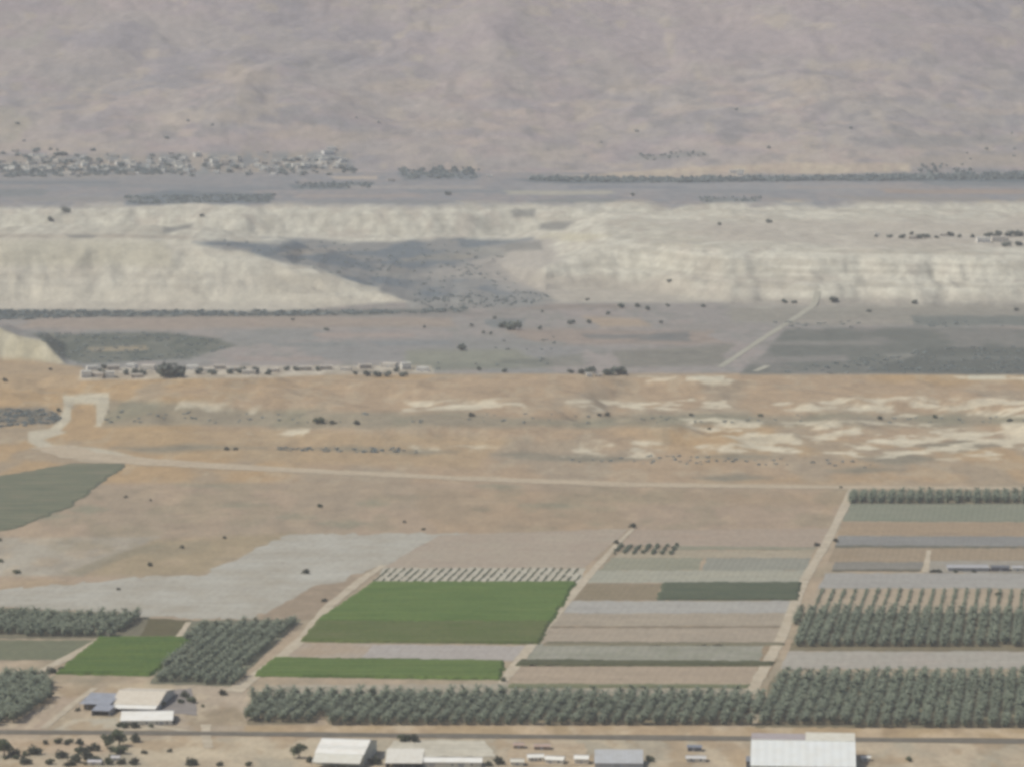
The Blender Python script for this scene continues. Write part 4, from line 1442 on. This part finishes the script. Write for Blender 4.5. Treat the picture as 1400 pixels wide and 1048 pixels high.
# long low white roof and dark open shed behind the concrete yard
g = gable('storage_shed', 578, 659, 1049, 13, 3.2, 1.6, cream, white, 'long low white-roofed shed in front of the concrete yard', 'shed', rz=-.03, doors=((.1, .2, 2.4), (.6, .7, 2.4)), windows=3)
x, y, z = at_(552, 1050)
W = 52 * y / F
o = empty('open_shed', (x, y, z), -.03, 'open-fronted shed with a sandy roof and dark inside left of the long white roof', 'shed')
h = W / 2
b = MB()
b.slab(-h, h, -.6, 3.6, 26, 7.2, .2)
b.build('roof', plain_mat('sandy_sheet_roof', (.60, .58, .50), .6, dirt=.15), o)
b = MB()
b.box(-h + .1, h - .1, 25.2, 25.5, -.3, 6.8)
b.box(-h + .1, -h + .35, .4, 25.2, -.3, 3.3)
b.box(h - .35, h - .1, .4, 25.2, -.3, 3.3)
b.build('wall', dark, o)
for i in range(5):
    b = MB()
    xp = -h + .4 + (2 * h - .8) * i / 4
    b.box(xp - .12, xp + .12, -.2, .04, -.3, 3.55)
    b.build('post', steel, o)

# grey metal shed
x, y, z = at_(846, 1050)
W = 68 * y / F
o = empty('metal_shed', (x, y, z), -.028, 'flat grey zinc-roofed shed at the bottom edge left of the sandy open plot', 'shed')
h = W / 2
b = MB()
b.box(-h + .2, h - .2, .2, 22, -.4, 3.2)
b.hexa([(-h + .2, .2, 3.2), (h - .2, .2, 3.2), (h - .2, 22, 3.2), (-h + .2, 22, 3.2), (-h + .2, .2, 3.3), (h - .2, .2, 3.3), (h - .2, 22, 7.0), (-h + .2, 22, 7.0)])
b.build('wall', plain_mat('zinc_wall', (.40, .41, .42), .6), o)
b = MB()
b.slab(-h, h, -.4, 3.45, 22.4, 7.4, .16)
b.build('roof', greyr, o)
b = MB()
b.box(-3, 1, .05, .19, 0, 2.9)
b.build('door', steel, o)

# small houses and shelters by the bottom edge
gable('small_house', 722, 744, 1041, 7, 2.8, 1.3, cream, white, 'white-roofed little house, left half of the pair right of the concrete yard', 'house', rz=.12, doors=((.4, .55, 2.1),), windows=2)
gable('small_house', 745, 770, 1044, 8, 2.9, 1.4, cream, white, 'white-roofed little house, right half of the pair right of the concrete yard', 'house', rz=-.2, doors=((.2, .35, 2.1),), windows=2)
gable('small_house', 785, 804, 1044, 8, 3.4, 1.5, cream, white, 'single white hut left of the grey metal shed', 'house', rz=-.1, doors=((.4, .6, 2.1),), windows=1)
gable('small_house', 698, 716, 1047, 7, 2.6, 1.2, cream, beige, 'pale low hut just right of the dark tree by the long white roof', 'house', rz=-.05, doors=((.4, .6, 2.1),), windows=1)
gable('garden_shed', 730, 752, 1025, 6, 2.4, .9, plain_mat('brown_boards', (.26, .22, .18), .9), tile, 'brown-roofed shed behind the pair of white-roofed little houses', 'shed', rz=-.05, doors=((.4, .55, 2),), windows=1)
gable('garden_shed', 702, 716, 1024, 6, 2.4, .9, plain_mat('brown_boards', (.30, .26, .20), .9), tile, 'small ochre shed near the right end of the concrete yard', 'shed', rz=-.05, doors=((.4, .6, 2),), windows=1)
gable('garden_shed', 940, 959, 1027, 6, 2.6, .8, plain_mat('dark_boards', (.14, .15, .17), .8), plain_mat('slate_blue_sheet', (.20, .22, .25), .6), 'dark blue-roofed shed on the sandy plot left of the ribbed white shed', 'shed', rz=-.05, doors=((.3, .5, 2),), windows=1)
gable('garden_shed', 938, 965, 1042, 8, 2.4, .9, cream, plain_mat('pale_grey_sheet', (.52, .51, .47), .6), 'pale grey low roof in front of the dark blue-roofed shed', 'shed', rz=-.05, doors=((.3, .45, 2),), windows=2)
gable('garden_shed', 1178, 1190, 1040, 4, 2.2, .8, cream, white, 'tiny white-roofed shed at the right corner of the ribbed white shed', 'shed', rz=-.05, doors=((.3, .6, 1.9),), windows=1)
gable('garden_shed', 120, 138, 1046, 5, 2.2, .8, cream, plain_mat('pale_lilac_sheet', (.50, .48, .47), .6), 'little pale roof half hidden by the roadside tree group', 'shed', rz=-.05, doors=((.3, .5, 1.9),), windows=1)
gable('garden_shed', 152, 163, 1040, 4, 2.2, .8, cream, plain_mat('pale_lilac_sheet', (.52, .5, .48), .6), 'small pale shed right below the tallest tree of the tree group', 'shed', rz=-.05, doors=((.3, .6, 1.9),), windows=1)

# farm compound, lower left
gable('farm_house', 151, 217, 970, 54, 3.6, 4.4, stone, plain_mat('sand_roof', (.56, .51, .41), .7, dirt=.15), 'upper farm building with a wide sand-coloured roof and an added white front sheet in the dirt compound', 'farm building', rz=-.12, doors=((.1, .2, 2.6), (.44, .68, 3.0)), windows=4, added_awning=(8, 2.4, white))
gable('farm_house', 165, 236, 991, 30, 3.2, 3.4, cream, white, 'lower white farm building with dark shrubs in front of it', 'farm building', rz=.05, doors=((.75, .82, 2.2),), windows=5)
x, y, z = at_(137, 972)
m_ = y / F
o = empty('open_barn', (x, y, z), -RA, 'open-fronted barn with a blue-grey roof and dark inside at the left of the farm compound', 'barn')
b = MB()
b.slab(-30 * m_, 14 * m_, 0, 4.6, 30, 6.4, .2)
b.slab(-4 * m_, 22 * m_, -16, 3.6, -.1, 4.4, .2)
b.build('roof', bluer, o)
b = MB()
b.box(-30 * m_ + .2, 14 * m_ - .2, 29.0, 29.3, -.3, 6.0)
b.box(14 * m_ - .4, 14 * m_ - .2, .3, 29, -.3, 4.3)
b.box(-30 * m_ + .2, -30 * m_ + .4, 14, 29, -.3, 5.0)
b.build('wall', plain_mat('barn_board', (.12, .115, .11), .9), o)
b = MB()
b.box(-3.8 * m_, -3.2 * m_, -15.5, -.2, -.3, 3.3)
b.box(21 * m_, 21.6 * m_, -15.5, -.2, -.3, 3.3)
b.build('side_wall', plain_mat('barn_render', (.36, .35, .34), .9), o)
for i in range(5):
    b = MB()
    xp = (-29.5 + 42.5 * i / 4) * m_
    b.box(xp - .15, xp + .15, .3, .6, -.3, 4.3)
    b.build('post', steel, o)
b = MB()
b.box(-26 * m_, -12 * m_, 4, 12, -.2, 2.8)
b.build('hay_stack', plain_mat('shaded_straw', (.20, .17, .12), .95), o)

# sheds on the right block, between the strips
gable('net_house', 1296, 1352, 781, 16, 3.0, .8, plain_mat('net_wall', (.34, .34, .33), .8), plain_mat('grey_net', (.36, .36, .355), .7), 'long pale grey net house on the right-hand strips', 'greenhouse', rz=-.02, doors=((.4, .5, 2.2),))
gable('pump_house', 1356, 1380, 781, 10, 3.2, 1.0, plain_mat('pump_wall', (.15, .15, .16), .8), plain_mat('pump_roof', (.13, .14, .15), .7), 'dark-roofed pump house right of the long net house', 'shed', rz=-.02, doors=((.4, .6, 2.2),))
gable('pump_house', 1384, 1399, 781, 9, 3.0, 1.0, cream, plain_mat('light_sheet', (.42, .42, .41), .6), 'light-roofed shed cut by the right edge beside the dark pump house', 'shed', rz=-.02, doors=((.4, .6, 2.2),))
for (u, r, lab) in ((1276, 5, 'low olive bush at the left end of the net house'), (1284, 5, 'olive bush touching the left wall of the net house'), (1306, 4, 'dark bush in front of the net house, left one'), (1332, 4, 'dark bush in front of the net house, right one')):
    plant(BS, u, 782, r, lab, 'bushes around the net house', .8)


# ---- far settlements: flat-roofed houses with parapet, door and windows
def flat_house(wm, W, D, H, seed):
    r = random.Random(seed)
    o = empty('house', (0, 0, 0), 0, 'x', 'house')
    b = MB()
    b.box(-W / 2, W / 2, 0, D, -1.5, H)
    b.build('wall', wm, o)
    b = MB()
    b.box(-W / 2 - .15, W / 2 + .15, -.15, D + .15, H, H + .25)
    t = .25
    for (x0, x1, y0, y1) in ((-W / 2 - .15, W / 2 + .15, -.15, t - .15), (-W / 2 - .15, W / 2 + .15, D - t + .15, D + .15), (-W / 2 - .15, -W / 2 - .15 + t, t - .15, D - t + .15), (W / 2 + .15 - t, W / 2 + .15, t - .15, D - t + .15)):
        b.box(x0, x1, y0, y1, H + .25, H + .8)
    b.cyl(W * .2, D * .6, H + .25, H + 1.7, .6, .6, 8)
    b.build('roof', white if seed % 2 else stone, o)
    b = MB()
    b.box(-W * .08, W * .06, -.08, .03, 0, 2.2)
    b.build('door', steel, o)
    for xx in (-.36, -.2, .2, .36):
        b = MB()
        b.box(W * xx - .6, W * xx + .6, -.06, .03, 1.1, 2.4)
        b.build('window', glass, o)
    return [o, True]


white_wall = plain_mat('whitewashed_wall', (.76, .74, .68), .9, dirt=.1)
HS = [flat_house(white_wall, 13, 10, 4.2, 1), flat_house(stone, 18, 11, 4.6, 2), flat_house(white, 11, 10, 6.6, 3), flat_house(plain_mat('buff_render', (.50, .44, .36), .9), 14, 9, 4.0, 4)]


def put(protos, loc, rz, s, label, group):
    p = protos[random.randrange(len(protos))]
    if p[1]:
        p[1] = False
        o = p[0]
        o.location, o.rotation_euler, o.scale = loc, (0, 0, rz), (s, s, s)
        o['label'] = label
        o['group'] = group
        return o
    return copy_thing(p[0], loc, rz, (s, s, s), label, group)


# roadside settlement on the near lip of the valley
GH, GT = 'houses of the settlement on the lip of the valley', 'trees of the settlement on the lip of the valley'
for (u, v, s, lab) in (
    (118, 517, .9, 'pale house at the left end of the settlement row, in front'), (132, 516, .9, 'low white house second from the left end of the settlement row'),
    (150, 517, .8, 'low cream house left of the big dark tree, in the front line'), (126, 506, .8, 'small pale house behind the left end of the settlement row'),
    (155, 506, .9, 'white house between two dark trees left of the big dark tree'), (178, 503, .8, 'pale house behind the dark trees left of the big dark tree'),
    (200, 506, .9, 'light house touching the left side of the big dark tree'), (187, 517, .8, 'bright white shed in front of the row left of the big dark tree'),
    (262, 506, .9, 'light house touching the right side of the big dark tree'), (284, 509, .7, 'grey house second to the right of the big dark tree'),
    (300, 505, .9, 'white house under the hazy trees in the middle of the row'), (320, 508, .8, 'pale house left of the gap in the settlement row'),
    (340, 512, .8, 'cream shed at the gap in the settlement row'), (374, 509, .7, 'small pale house right of the gap in the row'),
    (418, 507, .9, 'white house in the long white stretch of the row, left'), (446, 506, .9, 'white house in the long white stretch of the row, right'),
    (472, 507, .6, 'tiny white hut standing apart in the row'), (500, 504, .9, 'cream house at the back of the right-hand tree group'),
    (530, 503, .9, 'white house behind the right-hand tree group'), (556, 505, .9, 'white house near the right end of the settlement row'), (577, 508, .9, 'last pale house at the right end of the settlement row')):
    put(HS, at_(u, v), random.uniform(-.4, .4), s * 1.2, lab, GH)
for (u, v, r, lab) in (
    (234, 516, 17, 'very big dark tree towering over the settlement row'), (222, 515, 10, 'dark tree leaning on the left of the very big tree'), (246, 515, 10, 'dark tree leaning on the right of the very big tree'),
    (140, 512, 7, 'dark tree left in the settlement row between white houses'), (143, 504, 5, 'small dark tree behind the left houses of the row'),
    (172, 512, 6, 'dark tree right of the white house between two trees'), (184, 511, 6, 'round dark tree before the pale house in the row'), (196, 513, 6, 'dark tree just left of the big dark group'),
    (272, 511, 7, 'hazy tree right of the big dark group'), (290, 512, 6, 'hazy tree between grey and white houses'), (313, 511, 6, 'dark tree in the middle of the settlement row'),
    (330, 510, 7, 'dark tree at the left of the gap in the row'), (349, 510, 7, 'dark tree at the right of the gap in the row'), (368, 512, 6, 'flat dark tree near the small pale house'),
    (392, 507, 5, 'brownish tree, left of three in the white stretch'), (405, 507, 5, 'brownish tree, middle of three in the white stretch'), (434, 507, 5, 'brownish tree, right of three in the white stretch'),
    (486, 512, 4, 'small tree at the left of the right-hand tree group'), (502, 514, 6, 'dark tree in the right-hand group, left'), (516, 515, 7, 'dark tree in the right-hand group, second'),
    (530, 515, 6, 'dark tree in the right-hand group, third'), (542, 508, 5, 'tall thin tree above the right-hand group'), (552, 515, 6, 'dark tree in the right-hand group, last')):
    plant(MS, u, v, r * 1.2, lab, GT, .85)
GF = 'trees of the small farm on the valley lip'
for (u, v, r, lab) in (
    (780, 510, 4, 'low tree at the left end of the small valley-lip farm'), (794, 511, 5, 'dark tree left in the small valley-lip farm'), (808, 510, 7, 'tallest dark tree of the small valley-lip farm'),
    (828, 513, 7, 'bluish tree right of the farm houses, first'), (838, 513, 8, 'bluish tree right of the farm houses, second'), (849, 512, 8, 'bluish tree at the right end of the small farm')):
    plant(MS, u, v, r * 1.4, lab, GF, .8)
put(HS, at_(806, 515), .1, .6, 'little pale farmhouse on the valley lip, left one', 'houses of the small farm on the valley lip')
put(HS, at_(818, 515), -.1, .6, 'little pale farmhouse on the valley lip, right one', 'houses of the small farm on the valley lip')

# hamlet on top of the right chalk slope
GR, GRT = 'houses of the hamlet on the right chalk plateau', 'trees of the hamlet on the right chalk plateau'
for (u, v, s, lab) in ((1200, 322, .7, 'tiny white house at the left end of the plateau hamlet'), (1248, 327, .9, 'white house between the dark trees of the plateau hamlet'), (1345, 332, 1.6, 'long white building at the right of the plateau hamlet'), (1368, 331, 1.5, 'white building nearest the right edge of the plateau hamlet'), (1290, 323, .8, 'pale house in the middle of the plateau hamlet')):
    put(HS, at_(u, v), 0, s, lab, GR)
for (u, v, r, lab) in (
    (1198, 324, 3, 'slim dark tree at the left end of the plateau hamlet'), (1216, 325, 4, 'grey tree beside the left end of the plateau hamlet'), (1234, 326, 5.5, 'dark tree left of the white plateau house'),
    (1246, 321, 4, 'tree behind the white plateau house'), (1259, 326, 6, 'dark tree right of the white plateau house'), (1268, 325, 5, 'dark tree second right of the white plateau house'),
    (1280, 326, 4, 'low tree in the middle of the plateau hamlet'), (1299, 323, 6, 'round tree in the middle of the plateau hamlet'), (1312, 325, 4, 'low tree right of the round plateau tree'),
    (1330, 325, 4, 'faint tree before the dark grove of the hamlet'), (1352, 324, 6, 'dark grove tree at the right of the hamlet, first'), (1366, 323, 7, 'dark grove tree at the right of the hamlet, second'),
    (1380, 323, 7, 'dark grove tree at the right of the hamlet, third'), (1394, 323, 7, 'dark grove tree cut by the right edge'), (1376, 337, 6, 'tree below the white building of the hamlet'), (1392, 336, 6, 'tree below the white building at the right edge')):
    plant(MS, u, v, r * 1.3, lab, GRT, .7)

# village at the foot of the mountain
GV = 'houses of the hazy village at the foot of the mountain'
LV = ['small pale flat-roofed house in the hazy village at the foot of the mountain']
lit = [(412, 229, 1.3), (405, 230, 1.1), (420, 231, 1.2), (436, 226, 1.1), (443, 222, 1.2), (450, 212, 1.5), (453, 206, 1.3), (462, 219, 1.1), (445, 219, 1.0), (470, 222, .9), (396, 230, .9), (400, 221, .8)]
for (u, v, s) in lit:
    put([HS[0], HS[2]] if not (HS[0][1] or HS[2][1]) else HS, at_(u, v), random.uniform(-.5, .5), s * 1.2, 'bright white house in the cluster at the right end of the hazy village', GV + ', bright cluster')
k = 0
while k < 150:
    u, v = random.uniform(0, 480), random.choice([random.gauss(226, 8), random.gauss(232, 5)])
    if v < 206 or v > 240: continue
    s = random.uniform(.8, 1.35)
    put(HS, at_(u, v), random.uniform(-.5, .5), s, LV[0], GV)
    k += 1
for (u, v, s) in ((1003, 237, 1.3), (1013, 238, 1.2), (1012, 240, 1.0), (535, 248, 1.0), (670, 243, 1.0)):
    put(HS, at_(u, v), 0, s, 'pale house among the trees along the long tree belt', 'houses along the long tree belt')
GVT = 'trees of the hazy village at the foot of the mountain'
k = 0
while k < 125:
    u = random.uniform(-5, 485)
    v = random.choice([random.gauss(228, 8), random.gauss(234, 5)]) if u > 130 else random.gauss(222, 10)
    if v < 204 or v > 242: continue
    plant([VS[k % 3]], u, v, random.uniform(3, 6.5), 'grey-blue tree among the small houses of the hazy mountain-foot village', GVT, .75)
    k += 1
GM = 'dark shrubs on the lower mountain slope'
k = 0
while k < 18:
    u, v = random.uniform(0, 1400), random.uniform(150, 222)
    if u < 500 and v > 200: continue
    if u > 500 and u < 900 and random.random() < .5: continue
    plant([VS[k % 3]], u, v, random.uniform(2, 4.2), 'small dark shrub on the bare lower slope of the mountain', GM, .8)
    k += 1

# anything of the prototypes that was not used would lie under the camera: drop it
for o in [q for q in bpy.data.objects if q.get('label') in ('x', 'grey-green date palm')]:
    for c in list(o.children):
        bpy.data.objects.remove(c)
    bpy.data.objects.remove(o)

# ------------------------------------------------------------------ light, sky and air
SUN_EL, SUN_AZ = math.radians(55), math.radians(-100)      # azimuth from +Y towards +X
sd = (math.sin(SUN_AZ) * math.cos(SUN_EL), math.cos(SUN_AZ) * math.cos(SUN_EL), math.sin(SUN_EL))
sl = bpy.data.lights.new('sun', 'SUN')
sl.energy = 3.4
sl.angle = math.radians(.53)
sl.color = (1, .955, .89)
so = bpy.data.objects.new('sun', sl)
COL.objects.link(so)
from mathutils import Vector
so.rotation_euler = Vector(sd).to_track_quat('Z', 'Y').to_euler()
so.location = (0, 0, 2000)
w = bpy.data.worlds.new('World')
sc.world = w
w.use_nodes = True
nt = w.node_tree
bg = nt.nodes['Background']
sky = nt.nodes.new('ShaderNodeTexSky')
sky.sky_type = 'NISHITA'
sky.sun_disc = False
sky.sun_elevation = SUN_EL
sky.sun_rotation = SUN_AZ
sky.dust_density = 2.5
nt.links.new(sky.outputs[0], bg.inputs[0])
bg.inputs[1].default_value = .10

b = MB()
b.box(-5200, 5200, -800, 11300, -2.0, 700)
hz_m = bpy.data.materials.new('haze')
hz_m.use_nodes = True
nt = hz_m.node_tree
nt.nodes.remove(nt.nodes['Principled BSDF'])
pv = nt.nodes.new('ShaderNodeVolumePrincipled')
pv.inputs['Color'].default_value = HAZE_COL
pv.inputs['Density'].default_value = SIG
pv.inputs['Anisotropy'].default_value = .0
nt.links.new(pv.outputs[0], nt.nodes['Material Output'].inputs['Volume'])
hz = b.build('haze', hz_m)
tag(hz, 'pale grey summer haze filling the air over the valley', 'haze', kind='stuff')

sc.view_settings.view_transform = 'Standard'
sc.view_settings.look = 'None'
sc.view_settings.exposure = .06
sc.view_settings.gamma = 1
sc.render.engine = 'CYCLES'
sc.cycles.volume_bounces = 1
sc.cycles.use_denoising = True
sc.cycles.filter_width = 3.4
sc.render.resolution_x, sc.render.resolution_y = 1024, 766
